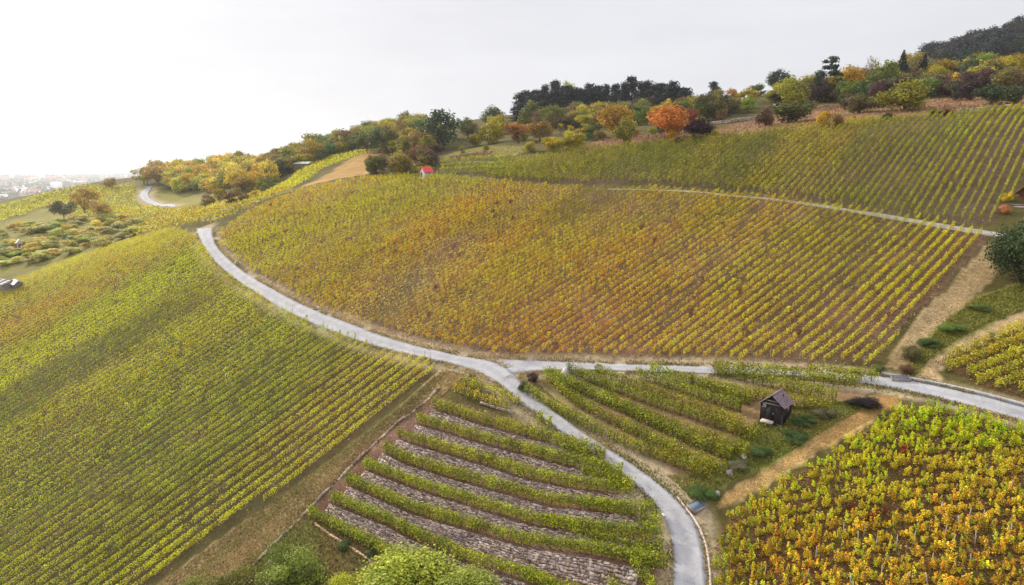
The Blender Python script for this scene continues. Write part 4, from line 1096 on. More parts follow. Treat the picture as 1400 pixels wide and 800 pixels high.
DKG = (62, 80, 38); PINE = (30, 40, 38); OLV = (112, 104, 30); YEL = (190, 156, 22); YG = (146, 138, 26); ORG = (206, 116, 24); BRNT = (132, 96, 54); PUR = (66, 36, 38); GRN = (84, 96, 34)
ST = [
 ('oval', 606, 206, 60, 54, DKG, 'large dark green oval tree standing above the red-roofed hut'),
 ('bush', 515, 239, 26, 24, (98, 92, 34), 'olive bush at the left end of the thicket above the main field'),
 ('bush', 552, 238, 33, 38, (134, 112, 30), 'yellow-green bush in the thicket left of the red-roofed hut'),
 ('bush', 588, 228, 22, 26, (84, 54, 44), 'purple-brown shrub just above the red-roofed hut'),
 ('bush', 572, 222, 24, 22, (128, 84, 44), 'rusty shrub between the olive thicket and the purple shrub'),
 ('round', 674, 178, 32, 30, (86, 92, 34), 'dark olive round tree alone on the skyline left of the pines'),
 ('loose', 570, 196, 36, 26, GRN, 'green tree on the skyline left of the large oval tree'),
 ('loose', 585, 207, 36, 30, (150, 130, 24), 'yellow tree against the left side of the large oval tree'),
 ('round', 640, 190, 30, 30, (110, 100, 44), 'dull olive tree right of the large oval tree'),
 ('bush', 668, 198, 36, 40, (156, 136, 22), 'golden yellow tree behind the pale meadow'),
 ('bush', 650, 200, 18, 20, (138, 120, 32), 'small yellow-brown bush at the back of the pale meadow'),
 ('loose', 632, 213, 14, 9, YG, 'slim young tree on the pale meadow, left one'),
 ('loose', 665, 209, 12, 9, (120, 120, 34), 'slim young tree on the pale meadow, right one'),
 ('loose', 709, 196, 32, 34, (156, 104, 40), 'orange-brown tree below the left end of the pines'),
 ('loose', 738, 194, 30, 36, (158, 120, 40), 'ochre tree beside the orange-brown tree below the pines'),
 ('round', 727, 176, 40, 38, (100, 98, 32), 'round olive green tree in front of the left pines'),
 ('round', 755, 178, 34, 30, (116, 116, 32), 'green round tree right of the olive tree in front of the pines'),
 ('bare', 788, 168, 30, 28, (134, 104, 60), 'half bare brown tree in front of the pines'),
 ('loose', 799, 178, 24, 22, (172, 150, 26), 'small bright yellow tree in front of the pines'),
 ('bush', 755, 207, 20, 34, (182, 154, 26), 'bright yellow shrub at the top edge of the vines, left of the other yellow shrub'),
 ('bush', 785, 203, 26, 32, (164, 144, 22), 'yellow-green shrub at the top edge of the vines below the pines'),
 ('bush', 726, 208, 16, 18, (170, 146, 40), 'small pale yellow shrub by the right end of the meadow'),
 ('round', 841, 188, 46, 44, (178, 136, 36), 'golden orange tree left of the small green tree with bare stems'),
 ('bush', 853, 198, 36, 27, (134, 122, 24), 'yellow-green upright bush in front of the golden orange tree'),
 ('loose', 830, 172, 30, 34, (130, 100, 40), 'brownish tree behind the golden orange tree'),
 ('round', 876, 172, 30, 24, (110, 120, 30), 'small green tree with bare stems between the orange trees'),
 ('bare', 915, 150, 28, 32, (136, 104, 76), 'pale brown half bare tree at the right end of the pines'),
 ('round', 914, 190, 46, 56, (196, 118, 36), 'fiery orange tree on the bare bank above the vines'),
 ('loose', 947, 174, 26, 22, (150, 70, 44), 'red tree behind the dark purple bush'),
 ('bush', 957, 186, 24, 38, PUR, 'dark purple bush on the bare bank beside the orange tree'),
 ('bush', 977, 185, 9, 11, (176, 156, 24), 'tiny yellow bush right of the dark purple bush'),
 ('bush', 952, 194, 12, 14, (110, 96, 34), 'tiny olive bush below the dark purple bush'),
 ('bush', 918, 192, 16, 13, (186, 128, 24), 'small golden bush at the foot of the fiery orange tree'),
 ('bush', 928, 197, 9, 14, (88, 36, 34), 'small dark red bush at the top edge of the vines'),
 ('round', 968, 166, 38, 38, (96, 86, 38), 'broad brown-green tree above the dark purple bush'),
 ('pine', 970, 138, 24, 24, (44, 40, 42), 'dark round-headed pine on the skyline right of the pine wood'),
 ('spruce', 991, 160, 30, 15, (36, 48, 40), 'small dark conifer right of the broad brown-green tree'),
 ('loose', 1000, 146, 24, 22, (186, 128, 26), 'orange tree on the skyline right of the small conifer'),
 ('loose', 1020, 150, 30, 30, (174, 148, 22), 'yellow tree on the skyline above the bare terraces'),
 ('loose', 1033, 140, 26, 24, (104, 104, 30), 'green tree on the skyline above the bare terraces'),
 ('round', 1056, 122, 27, 32, (62, 76, 42), 'dark green round tree alone on the skyline'),
 ('bush', 1080, 150, 42, 46, (138, 128, 24), 'large yellow-green tree left of the layered pine'),
 ('bush', 1060, 140, 20, 30, (140, 132, 28), 'low yellow-green bush left of the large yellow-green tree'),
 ('layer', 1132, 140, 58, 34, (44, 60, 40), 'tall layered pine above the orchard'),
 ('pine', 1118, 140, 40, 26, (58, 68, 38), 'shorter dull green pine beside the layered pine'),
 ('round', 1166, 132, 44, 42, (182, 134, 24), 'orange and yellow tree left of the bare birch'),
 ('bare', 1190, 128, 50, 22, (150, 130, 90), 'bare white-stemmed birch between the coloured trees'),
 ('oval', 1212, 132, 52, 40, (112, 112, 30), 'green tree right of the bare birch'),
 ('spruce', 1231, 122, 50, 26, (24, 34, 32), 'left dark spruce of the pair on the hillside'),
 ('spruce', 1260, 120, 45, 24, (28, 38, 32), 'right dark spruce of the pair on the hillside'),
 ('round', 1246, 106, 34, 36, (160, 136, 24), 'yellow tree behind the pair of dark spruces'),
 ('bush', 1236, 152, 40, 70, (138, 126, 24), 'very broad yellow-green bush below the pair of spruces'),
 ('round', 1282, 118, 36, 36, (150, 116, 30), 'ochre tree right of the pair of spruces'),
 ('loose', 1302, 110, 30, 24, (136, 92, 56), 'pinkish brown tree below the wooded hill'),
 ('round', 1337, 106, 34, 34, (122, 112, 32), 'olive tree in front of the wooded hill'),
 ('round', 1363, 116, 36, 38, (190, 160, 20), 'bright yellow tree below the wooded hill'),
 ('round', 1387, 112, 38, 34, (160, 124, 30), 'orange-yellow tree at the right edge below the wooded hill'),
 ('bush', 1306, 138, 28, 34, (74, 66, 42), 'dark brown-green bush right of the white shed'),
 ('bush', 1328, 138, 28, 28, (66, 46, 44), 'dark purplish bush among the orchard shrubs'),
 ('bush', 1354, 143, 30, 36, (66, 78, 38), 'deep green bush above the upper vineyard at the right'),
 ('bush', 1384, 142, 24, 36, (76, 78, 40), 'dark green bush at the right edge above the upper vineyard'),
 ('bush', 1083, 168, 30, 68, (88, 86, 28), 'wide low dark green shrub at the left of the orchard bank'),
 ('bush', 1046, 174, 26, 24, (104, 74, 46), 'brown shrub at the left side of the wide low shrub'),
 ('bush', 1126, 176, 24, 20, (186, 144, 28), 'golden shrub at the top edge of the vines under the layered pine'),
 ('bush', 1144, 176, 20, 16, (132, 100, 40), 'brown-yellow shrub right of the golden shrub'),
 ('bush', 1175, 155, 24, 44, (106, 88, 44), 'brown-green scrub on the orchard bank'),
 ('bush', 1156, 150, 22, 24, (90, 84, 40), 'dark scrub under the orange and yellow tree'),
 ('bush', 1200, 148, 20, 28, (96, 90, 40), 'olive scrub left of the very broad bush'),
 ('bush', 1213, 164, 10, 14, (96, 72, 50), 'tiny brown bush on the bare strip above the vines'),
 ('bush', 1292, 158, 9, 16, (120, 40, 40), 'small dark red bush on the bank above the upper vineyard'),
 ('bush', 1275, 158, 10, 14, (130, 116, 34), 'small olive bush on the bank above the upper vineyard'),
 ('round', 777, 148, 38, 26, (168, 158, 24), 'yellow-green tree rising out of the dark pine wood'),
 ('spruce', 456, 203, 24, 14, (62, 62, 40), 'dark pointed conifer on the left skyline'),
]
for kind, x, yb, h, w, c, lab in ST: tpx(kind, x, yb, h, w, c, lab)
# pine wood on the hilltop
for i, (x, t) in enumerate([(703, 158), (711, 145), (721, 134), (733, 130), (745, 120), (757, 118), (768, 122), (790, 120), (803, 121), (815, 118), (826, 117), (838, 119), (850, 117), (862, 115), (875, 114), (886, 117), (897, 118), (908, 121), (918, 119), (928, 123), (938, 124)]):
    tpx('pine', x + rng.normal(0, 2.5), 156 - (x < 730) * -10 + rng.normal(0, 2), (156 + (x < 730) * 10 - t) + rng.normal(0, 3.5), rng.uniform(20, 33), np.array(PINE) + rng.integers(-4, 7), 'dark pine in the wood crowning the hill behind the coloured trees', group='dark pines of the hilltop wood', k=1.0)
for x in np.linspace(708, 934, 34):
    tpx('pine', x + rng.normal(0, 4), 157, 29 + rng.normal(0, 5), rng.uniform(22, 34), np.array(PINE) + rng.integers(0, 10), 'lower dark pine filling the front of the hilltop wood', group='lower pines of the hilltop wood', k=1.0)
# hillside woods: scattered trees of the same kinds
def scatter(poly, n, kinds, cols, hr, label, group, ratio=(.8, 1.2), mind=2.5, k=1.1, name=None):
    poly = np.array(poly, float); x0, y0 = poly.min(0); x1, y1 = poly.max(0); got = []
    tries = 0
    while len(got) < n and tries < n * 60:
        tries += 1
        x = rng.uniform(x0, x1); y = rng.uniform(y0, y1)
        if not inpoly(np.array([x]), np.array([y]), poly)[0]: continue
        Q = cast([x], [y])[0]
        if np.isnan(Q[0]) or np.hypot(Q[0], Q[1]) > 900: continue
        if any(np.hypot(Q[0] - g[0], Q[1] - g[1]) < mind for g in got): continue
        got.append(Q)
        kind = kinds[int(rng.integers(len(kinds)))]; hm = rng.uniform(*hr); ci = int(rng.integers(len(cols)))
        c = np.clip(np.array(cols[ci][0]) + rng.normal(0, 6, 3), 8, 240)
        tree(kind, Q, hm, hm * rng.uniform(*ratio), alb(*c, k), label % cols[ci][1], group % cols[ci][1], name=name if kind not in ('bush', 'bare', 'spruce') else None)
    return got
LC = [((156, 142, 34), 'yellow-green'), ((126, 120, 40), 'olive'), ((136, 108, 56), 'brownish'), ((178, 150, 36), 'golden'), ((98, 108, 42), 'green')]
LH = [((184, 158, 46), 'yellow-green'), ((164, 142, 52), 'olive'), ((200, 164, 52), 'golden'), ((146, 136, 52), 'green')]  # far wood: warm hazy glow put into the leaf colours, lighter than LC
scatter([(470, 206), (500, 190), (560, 172), (600, 190), (590, 215), (540, 212), (510, 212)], 80, ['round', 'loose', 'bush', 'bush'], LC, (5, 9), '%s tree in the skyline wood left of the large oval tree', '%s trees in the wood by the oval tree')
scatter([(360, 232), (420, 214), (470, 200), (500, 200), (470, 212), (420, 228), (370, 248)], 64, ['round', 'loose', 'bush'], LC, (5, 10), '%s tree on the skyline above the ploughed strip', '%s trees above the ploughed strip')
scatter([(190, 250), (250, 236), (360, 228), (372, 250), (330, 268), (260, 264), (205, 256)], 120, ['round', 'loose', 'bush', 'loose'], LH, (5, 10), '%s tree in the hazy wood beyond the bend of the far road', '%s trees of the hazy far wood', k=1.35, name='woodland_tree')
scatter([(250, 276), (330, 262), (400, 240), (395, 256), (340, 280), (270, 290)], 16, ['bush', 'loose'], LC, (2.5, 5), '%s bush on the rough slope right of the far road', '%s bushes right of the far road')
scatter([(640, 196), (700, 180), (800, 176), (900, 170), (960, 168), (1000, 166), (1040, 150), (1000, 150), (900, 158), (800, 162), (720, 176), (660, 186)], 90, ['round', 'loose', 'bush', 'bush'], LC + [((96, 62, 48), 'reddish brown'), ((84, 84, 40), 'dark olive')], (3.5, 7.5), '%s tree scattered on the slope in front of the pine wood', '%s trees in front of the pine wood')
scatter([(1040, 140), (1100, 128), (1200, 120), (1300, 112), (1400, 100), (1400, 135), (1300, 132), (1200, 140), (1100, 145)], 135, ['round', 'loose', 'bush', 'bush', 'bare'], LC + [((70, 70, 44), 'dark'), ((90, 60, 50), 'purplish')], (4, 8), '%s tree or shrub filling the orchard below the wooded hill', '%s orchard growth below the wooded hill', name='orchard_tree')
scatter([(1265, 88), (1330, 70), (1400, 48), (1440, 40), (1440, 84), (1400, 90), (1330, 98), (1285, 98)], 70, ['round', 'round', 'oval', 'spruce'], [((58, 70, 52), 'dark green'), ((70, 78, 52), 'grey-green'), ((80, 60, 60), 'purple-brown'), ((48, 60, 52), 'blackish green')], (11, 16), '%s forest tree on the wooded hill at the upper right', '%s trees of the wooded hill', mind=5, k=.68, name='forest_tree')
scatter([(500, 238), (515, 216), (545, 210), (590, 208), (600, 216), (592, 230), (570, 236), (540, 239)], 34, ['bush', 'bush', 'loose'], [((110, 98, 34), 'olive'), ((140, 112, 34), 'golden brown'), ((88, 60, 46), 'purplish brown'), ((96, 98, 36), 'green')], (2.6, 5), '%s shrub in the thicket left of the red-roofed hut', '%s shrubs of the thicket by the red-roofed hut', mind=1.6)
scatter([(680, 178), (800, 170), (870, 178), (960, 174), (960, 186), (860, 190), (790, 196), (720, 198), (680, 192)], 46, ['bush', 'loose', 'bush', 'bare'], LC + [((90, 58, 46), 'reddish brown')], (1.8, 3.8), '%s shrub on the bank above the upper vineyard', '%s shrubs of the bank above the upper vineyard', mind=1.8)
# left slope: trees and scrub, golden haze glow put into their pale colours
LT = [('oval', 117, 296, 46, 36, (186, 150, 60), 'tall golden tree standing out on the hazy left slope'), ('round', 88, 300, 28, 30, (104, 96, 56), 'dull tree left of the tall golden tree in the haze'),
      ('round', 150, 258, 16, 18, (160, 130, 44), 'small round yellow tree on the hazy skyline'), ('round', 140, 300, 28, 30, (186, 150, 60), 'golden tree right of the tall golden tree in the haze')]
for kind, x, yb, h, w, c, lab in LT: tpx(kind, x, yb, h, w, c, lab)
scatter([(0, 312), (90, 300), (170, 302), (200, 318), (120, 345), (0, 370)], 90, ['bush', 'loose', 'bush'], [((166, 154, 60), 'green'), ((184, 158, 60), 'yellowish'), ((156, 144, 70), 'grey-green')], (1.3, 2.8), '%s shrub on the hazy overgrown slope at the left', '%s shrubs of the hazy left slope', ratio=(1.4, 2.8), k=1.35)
# shrubs near the camera and by the roads
def big(key, px_, py_, h, w, c, lab, dz=0.):
    Q = cast([px_], [py_])[0]; Q[2] += dz
    return tree('bush', Q, h, w, alb(*c, 1.1), lab, proto=BIG[key], name='bush')
big('round_big', 402, 812, 5.4, 7.0, (124, 128, 44), 'large round green bush at the bottom edge below the terraces')
big('loose_big', 562, 838, 5.6, 10.5, (160, 158, 46), 'feathery pale yellow-green tree at the bottom centre')
big('loose_big', 640, 848, 4.8, 6.5, (150, 148, 52), 'smaller pale yellow-green bush right of the feathery tree')
big('edge_big', 482, 835, 3.6, 4.5, (166, 158, 30), 'yellow bush between the round green bush and the feathery tree')
big('edge_big', 318, 822, 3.2, 5.0, (112, 100, 32), 'olive brown bush at the bottom edge left of the round green bush')
big('edge_big', 262, 826, 2.6, 4.2, (120, 116, 30), 'low olive bush at the end of the grassy lane')
big('edge_big', 70 + 160, 838, 1.8, 2.2, (196, 170, 26), 'small yellow bush at the lower end of the left field')
big('edge_big', 1402, 388, 9.6, 9.0, (62, 74, 32), 'big dark green rounded bush at the right edge beside the gravel lane', -1.6)
SB = [(728, 522, 1.2, 1.6, (72, 50, 44), 'dark brown shrub at the inner corner of the road junction'), (716, 534, 1.3, 1.5, (74, 80, 34), 'dark green shrub on the verge at the road junction'),
      (793, 531, 1.0, 1.6, (60, 44, 42), 'dark dead shrub between the first rows of the hut plot'), (1182, 557, 1.5, 3.2, (46, 36, 34), 'dark brush heap at the right end of the hut plot'),
      (1246, 492, 2.0, 2.4, (92, 82, 44), 'brown-green bush beside the side road where the tracks meet'), (1240, 512, 1.2, 1.6, (110, 80, 52), 'reddish scrub at the drain beside the side road'),
      (1100, 578, .9, 2.6, (64, 80, 32), 'low green bramble in front of the black hut'), (1085, 600, .9, 3., (60, 76, 32), 'low green bramble below the black hut'), (1125, 570, 1.1, 2.2, (96, 86, 54), 'dry brown bramble right of the black hut'),
      (1040, 622, 1.0, 2.2, (70, 82, 36), 'green bramble at the edge of the straw track'), (960, 678, .9, 2.8, (66, 82, 34), 'low green weeds beside the drain cover'), (1010, 642, .9, 2.0, (104, 96, 66), 'grey dry shrub at the row ends by the straw track'),
      (645, 522, 1.2, 1.1, (86, 86, 36), 'small shrub at the top of the stone edging'), (1200, 508, .8, 1.6, (92, 96, 44), 'small green weed clump at the corner of the main field'),
      (1300, 452, 1.0, 3.2, (92, 104, 36), 'low green scrub in the gap between the two tracks'), (1270, 474, 1.2, 2.6, (72, 84, 34), 'dark green scrub at the lower end of the gap between the tracks'), (1340, 424, 1.0, 3., (84, 92, 36), 'green scrub half way up the gap between the tracks'),
      (1378, 276, 1.6, 1.5, (186, 156, 30), 'yellow shrub beside the timber cabin'), (1372, 292, 1.4, 1.8, (170, 112, 60), 'orange shrub below the timber cabin'), (470, 752, 1.1, 1.4, (76, 84, 40), 'small green shrub among the stones below the terraces'), (505, 762, .9, 1.2, (84, 92, 50), 'grey-green tuft right of the small shrub below the terraces')]
for x, y, h, w, c, lab in SB:
    Q = cast([x], [y])[0]; tree('bush', Q, h * (.85 if w > 2 else 1), w, alb(*c, 1.1 if sum(c) < 165 else 1.5), lab, proto=BIG[['round_big', 'loose_big', 'edge_big'][int(rng.integers(3))]])

# ------------------------------------------------------------------ small things
def rock(x, y, s, c, label, seed, name='boulder'):
    Q = cast([x], [y])[0]; r = np.random.default_rng(seed)
    import bmesh
    bm = bmesh.new(); bmesh.ops.create_icosphere(bm, subdivisions=3, radius=1)
    ph = r.normal(size=(6, 3)) * 2.
    for v in bm.verts:
        p_ = np.array(v.co); d = 1 + .22 * sum(math.sin(p_ @ q + i) for i, q in enumerate(ph)) / 2; v.co = v.co * d
    for v in bm.verts: v.co = (v.co.x * s[0], v.co.y * s[1], v.co.z * s[2])
    me = bpy.data.meshes.new(name); bm.to_mesh(me); bm.free()
    a = me.color_attributes.new('Col', 'FLOAT_COLOR', 'POINT'); a.data.foreach_set('color', np.tile(np.r_[alb(*c), 1], len(me.vertices)).astype(np.float32))
    me.materials.append(M_STONE)
    o = link(name, me, loc=(Q[0], Q[1], Q[2] + s[2] * .3), label=label, category='rock'); o.rotation_euler = (0, 0, r.uniform(0, 3))
rock(773, 513, (.9, .6, .75), (176, 168, 176), 'grey pointed boulder between the first rows of the hut plot', 1)
rock(377, 770, (.5, 1.3, .24), (112, 106, 100), 'pale flat rock at the lower end of the stone edging', 2)
rock(998, 648, (.42, .36, .3), (140, 128, 126), 'pinkish boulder at the row ends near the straw track', 3)
rock(980, 676, (.45, .35, .22), (140, 130, 128), 'grey rock beside the straw track near the drain cover', 4)
rock(907, 704, (.2, .2, .1), (200, 196, 192), 'small pale stone on the gravel shoulder of the road bend', 5)
rock(1016, 625, (.36, .3, .24), (160, 150, 146), 'small grey rock in the brambles below the hut', 6)
def slab(name, x, y, w, l, rz, c, label, cat):
    Q = cast([x], [y])[0]; e = .6
    zx = float(ground(Q[0] + e, Q[1]) - ground(Q[0] - e, Q[1])) / (2 * e); zy = float(ground(Q[0], Q[1] + e) - ground(Q[0], Q[1] - e)) / (2 * e)
    root = link(name, None, loc=(Q[0], Q[1], Q[2] + .2), label=label, category=cat); root.rotation_euler = (math.atan(zy) * .6, -math.atan(zx) * .6, rz)
    b = MB(); b.box((0, 0, 0), (w / 2, l / 2, .06), c)
    for k in range(7): b.box((-w / 2 + w * (k + .5) / 7, 0, .075), (w / 28, l / 2 - .06, .015), np.asarray(c) * .7)
    link('cover', b.mesh('cover', M_TILE), root)
    f = MB(); 
    for sx_ in (-1, 1): f.box((sx_ * (w / 2 + .06), 0, -.15), (.05, l / 2 + .1, .25), alb(122, 114, 106))
    for sy_ in (-1, 1): f.box((0, sy_ * (l / 2 + .06), -.15), (w / 2, .05, .25), alb(122, 114, 106))
    link('rim', f.mesh('rim', M_STONE), root)
slab('drain_cover', 953, 694, 1.3, 1.0, .5, alb(110, 122, 140), 'blue-grey slatted drain cover beside the road bend', 'drain cover')
slab('drain_cover', 1231, 519, 1.6, 1.0, -.3, alb(92, 94, 110), 'dark grey drain grate at the edge of the side road', 'drain cover')
# tall pale mast on the hilltop
Q = ridge_point(898, 152); b = MB(); b.tube([(0, 0, -.5), (0, 0, 12)], [.16, .08], 8, alb(160, 160, 166)); link('mast', b.mesh('mast', M_PLASTER), loc=Q, label='slim pale mast among the hilltop pines', category='mast')
# straw, grass tufts on lanes and verges
def tufts(zone, n, c1, c2, h, name, label, px_=None, w=.05):
    P = WP[zone] if px_ is None else pw(px_); x0, y0 = P.min(0); x1, y1 = P.max(0)
    x = rng.uniform(x0, x1, n * 4); y = rng.uniform(y0, y1, n * 4); ok = inpoly(x, y, P) & seen(np.c_[x, y])
    for k in ROAD_CL: ok &= polydist(x, y, ROAD_CL[k]) > 1.9
    x, y = x[ok][:n], y[ok][:n]; m_ = len(x)
    mixc = np.clip(fnoise(x, y, 6, 44) * 2 + .5 + rng.normal(0, .2, m_), 0, 1)[:, None]; c = (np.asarray(c1) * (1 - mixc) + np.asarray(c2) * mixc) * .74
    a = rng.uniform(0, 6.283, m_); hh = h * rng.uniform(.4, 1.5, m_); ww = w * rng.uniform(.7, 2., m_); lean = rng.normal(0, .5, (m_, 2)) * hh[:, None]
    z = ground(x, y) - .02
    V = np.stack([np.stack([x - np.cos(a) * ww, y - np.sin(a) * ww, z], 1), np.stack([x + np.cos(a) * ww, y + np.sin(a) * ww, z], 1), np.stack([x + lean[:, 0] + np.cos(a) * ww * .4, y + lean[:, 1] + np.sin(a) * ww * .4, z + hh], 1), np.stack([x + lean[:, 0] - np.cos(a) * ww * .4, y + lean[:, 1] - np.sin(a) * ww * .4, z + hh * .92], 1)], 1).reshape(-1, 3)
    return V, np.repeat(c * np.clip(rng.normal(1, .2, m_), .5, 1.6)[:, None], 4, 0)
def edge_tufts(line, n, out, c1, c2, h, side):
    E = smooth(line, .8, 6); i = rng.integers(0, len(E) - 1, n); f_ = rng.random(n)
    t = np.gradient(E[:, :2], axis=0); t /= np.linalg.norm(t, axis=1)[:, None] + 1e-9
    p_ = E[i, :2] * (1 - f_[:, None]) + E[i + 1, :2] * f_[:, None]; o_ = (np.abs(rng.normal(0, out, n)) - .12) * side
    p_ = p_ + np.stack([-t[i, 1], t[i, 0]], 1) * o_[:, None]
    keep = fnoise(p_[:, 0], p_[:, 1], 4, 12) > -.12; p_ = p_[keep]; m_ = len(p_); x, y = p_.T
    mixc = np.clip(fnoise(x, y, 5, 44) * 2 + .5 + rng.normal(0, .2, m_), 0, 1)[:, None]; c = (np.asarray(c1) * (1 - mixc) + np.asarray(c2) * mixc) * .74
    a = rng.uniform(0, 6.283, m_); hh = h * rng.uniform(.4, 1.6, m_); ww = .05 * rng.uniform(.7, 2., m_); lean = rng.normal(0, .5, (m_, 2)) * hh[:, None]; z = ground(x, y) - .02
    V = np.stack([np.stack([x - np.cos(a) * ww, y - np.sin(a) * ww, z], 1), np.stack([x + np.cos(a) * ww, y + np.sin(a) * ww, z], 1), np.stack([x + lean[:, 0] + np.cos(a) * ww * .4, y + lean[:, 1] + np.sin(a) * ww * .4, z + hh], 1), np.stack([x + lean[:, 0] - np.cos(a) * ww * .4, y + lean[:, 1] - np.sin(a) * ww * .4, z + hh * .92], 1)], 1).reshape(-1, 3)
    return V, np.repeat(c * np.clip(rng.normal(1, .2, m_), .5, 1.6)[:, None], 4, 0)
def grass_obj(name, label, items):
    Vs = []; Cs = []
    for it in items:
        V, c = tufts(*it); Vs.append(V); Cs.append(c)
    if name == 'dry_grass':
        for key, n in (('main', 9000), ('right', 5000)):
            for k_, sd in ((0, -1), (1, 1)):
                V, c = edge_tufts(ROADS[key][k_], n, .45, alb(196, 172, 122), alb(128, 124, 62), .2, sd); Vs.append(V); Cs.append(c)
    V = np.concatenate(Vs); link(name, make_mesh(name, V, np.arange(len(V)).reshape(-1, 4), np.clip(np.concatenate(Cs), 0, .8), None, M_GRASS), kind='stuff', label=label, category='grass')
grass_obj('dry_grass', 'dry straw-coloured grass on the tracks, lane and verges', [
    ('lane_left', 26000, alb(190, 164, 112), alb(140, 124, 78), .16, '', '', None, .05),
    ('track', 15000, alb(220, 184, 120), alb(196, 158, 96), .08, '', '', None, .03), ('upper_track', 12000, alb(186, 160, 116), alb(156, 136, 90), .09, '', '', None, .03), ('right_track', 9000, alb(212, 188, 140), alb(190, 164, 112), .08, '', '', None, .03),
    ('verge_main', 9000, alb(190, 160, 124), alb(140, 120, 70), .2, '', '', None, .06), ('orchard', 9000, alb(170, 130, 100), alb(150, 130, 80), .3, '', '', None, .12), ('meadow', 6000, alb(176, 164, 100), alb(150, 150, 80), .25, '', '', None, .12)])
grass_obj('grass', 'green grass and weeds round the hut, in the gap between the tracks and on the verges', [
    ('hut_grass', 12000, alb(140, 146, 60), alb(176, 160, 96), .16, '', '', None, .06), ('green_gap', 14000, alb(158, 156, 74), alb(138, 136, 62), .2, '', '', None, .07), ('verge_right', 9000, alb(136, 138, 62), alb(150, 132, 80), .2, '', '', None, .05),
    ('rough_low', 10000, alb(130, 136, 60), alb(160, 136, 92), .25, '', '', None, .06), ('front', 12000, alb(140, 132, 56), alb(160, 124, 74), .12, '', '', None, .06), ('right', 5000, alb(112, 108, 44), alb(140, 116, 66), .16, '', '', None, .05)])
# fallen leaves under the vines
def litter(zone, n, size, cols):
    P = WP[zone] if isinstance(zone, str) else pw(zone); x0, y0 = P.min(0); x1, y1 = P.max(0); x = rng.uniform(x0, x1, n * 4); y = rng.uniform(y0, y1, n * 4)
    ok = inpoly(x, y, P) & seen(np.c_[x, y]) & (fnoise(x, y, 5, 71) + rng.normal(0, .16, n * 4) > -.08)
    for k in ROAD_CL: ok &= polydist(x, y, ROAD_CL[k]) > 1.8
    x, y = x[ok][:n], y[ok][:n]; V, f = rhombi(np.stack([x, y, ground(x, y) + .04], 1), size * rng.uniform(.5, 1.5, len(x)), 2.5)
    c = np.array(cols)[rng.integers(len(cols), size=len(x))] * np.clip(rng.normal(1, .2, len(x)), .5, 1.5)[:, None]
    return V, np.repeat(c, 4, 0)
LCOL = [alb(206, 176, 140, .8), alb(196, 140, 70, .8), alb(176, 120, 84, .8), alb(214, 190, 120, .8), alb(150, 96, 66, .8), alb(120, 84, 64, .8)]
its = [litter('front', 20000, .17, LCOL), litter('main', 70000, .17, LCOL), litter('right', 5000, .15, LCOL), litter('left', 22000, .15, LCOL), litter('upper', 16000, .18, LCOL[2:]), litter([(585, 535), (700, 550), (850, 650), (905, 700), (915, 850), (640, 850), (400, 690), (480, 620)], 9000, .14, LCOL[1:])]
V = np.concatenate([a for a, b in its]); link('fallen_leaves', make_mesh('fallen_leaves', V, np.arange(len(V)).reshape(-1, 4), np.clip(np.concatenate([b for a, b in its]), 0, .8), None, M_GRASS), kind='stuff', label='dry fallen leaves lying between the vine rows', category='fallen leaves')
sb_ = MB(); sb_.tube([(0, 0, -.3), (.02, 0, .7), (.03, .01, 1.35)], .035, 6, alb(150, 144, 138)); stake = sb_.mesh('vineyard_stake', M_WOOD)
for i in rng.choice(280, 34, replace=False):
    q = spots[i] + rng.normal(0, .15, 2); o_ = link('vineyard_stake', stake, loc=(q[0], q[1], ground(q[0], q[1])), label='thin grey wooden stake standing among the vines of the front right plot', category='stake', group='stakes in the front right plot'); o_.rotation_euler = (rng.normal(0, .06), rng.normal(0, .06), 0)
# distant rows on the small hillside fields behind the main slope
def far_rows(zone_px, p0, p1, sp, c, name, label, h=1.3, lf=.5, dens=9, keep=1.):
    poly = pw(zone_px); d = dir2(p0, p1); Vs = []; Fs = []; Cs = []; n = 0
    cm = ColourMap([(zone_px[0][0], zone_px[0][1], c), (zone_px[len(zone_px) // 2][0], zone_px[len(zone_px) // 2][1], c)], d)
    for P in field_rows(poly, d, sp, 3.):
        r = row_foliage(P, cm, height=h, dens=dens, leaf=lf, width=.5, patch=.2)
        if r is None: continue
        Vs.append(r[0]); Fs.append(r[1] + n); Cs.append(r[2]); n += len(r[0])
    return Vs, Fs, Cs, n
parts_ = [far_rows([(404, 240), (440, 218), (505, 206), (520, 203), (500, 212), (440, 234), (400, 262), (360, 268)], (420, 240), (490, 212), 2., (190, 168, 20), '', ''),
          far_rows([(0, 283), (60, 266), (120, 254), (160, 258), (110, 278), (60, 285), (0, 305)], (20, 290), (110, 262), 2.4, (178, 160, 40), '', '', lf=.7, dens=7),
          far_rows([(60, 276), (130, 259), (184, 252), (186, 284), (236, 290), (180, 306), (100, 298)], (80, 292), (170, 262), 2.4, (180, 158, 44), '', '', lf=.6, dens=8),
          far_rows([(170, 305), (230, 288), (300, 280), (370, 262), (400, 262), (340, 290), (292, 308), (266, 310), (220, 318), (180, 326)], (200, 318), (350, 268), 2.2, (176, 148, 34), '', '', lf=.5, dens=9)]
Vs, Fs, Cs, n = [], [], [], 0
for a, b_, c, k in parts_:
    for v_, f_, cc in zip(a, b_, c): Vs.append(v_); Fs.append(f_ + n); Cs.append(cc)
    n += k
link('vines', make_mesh('vines', np.concatenate(Vs), np.concatenate(Fs), np.concatenate(Cs), None, M_VINE), kind='stuff', label='far hazy vine plots behind and left of the main slope', category='vines')

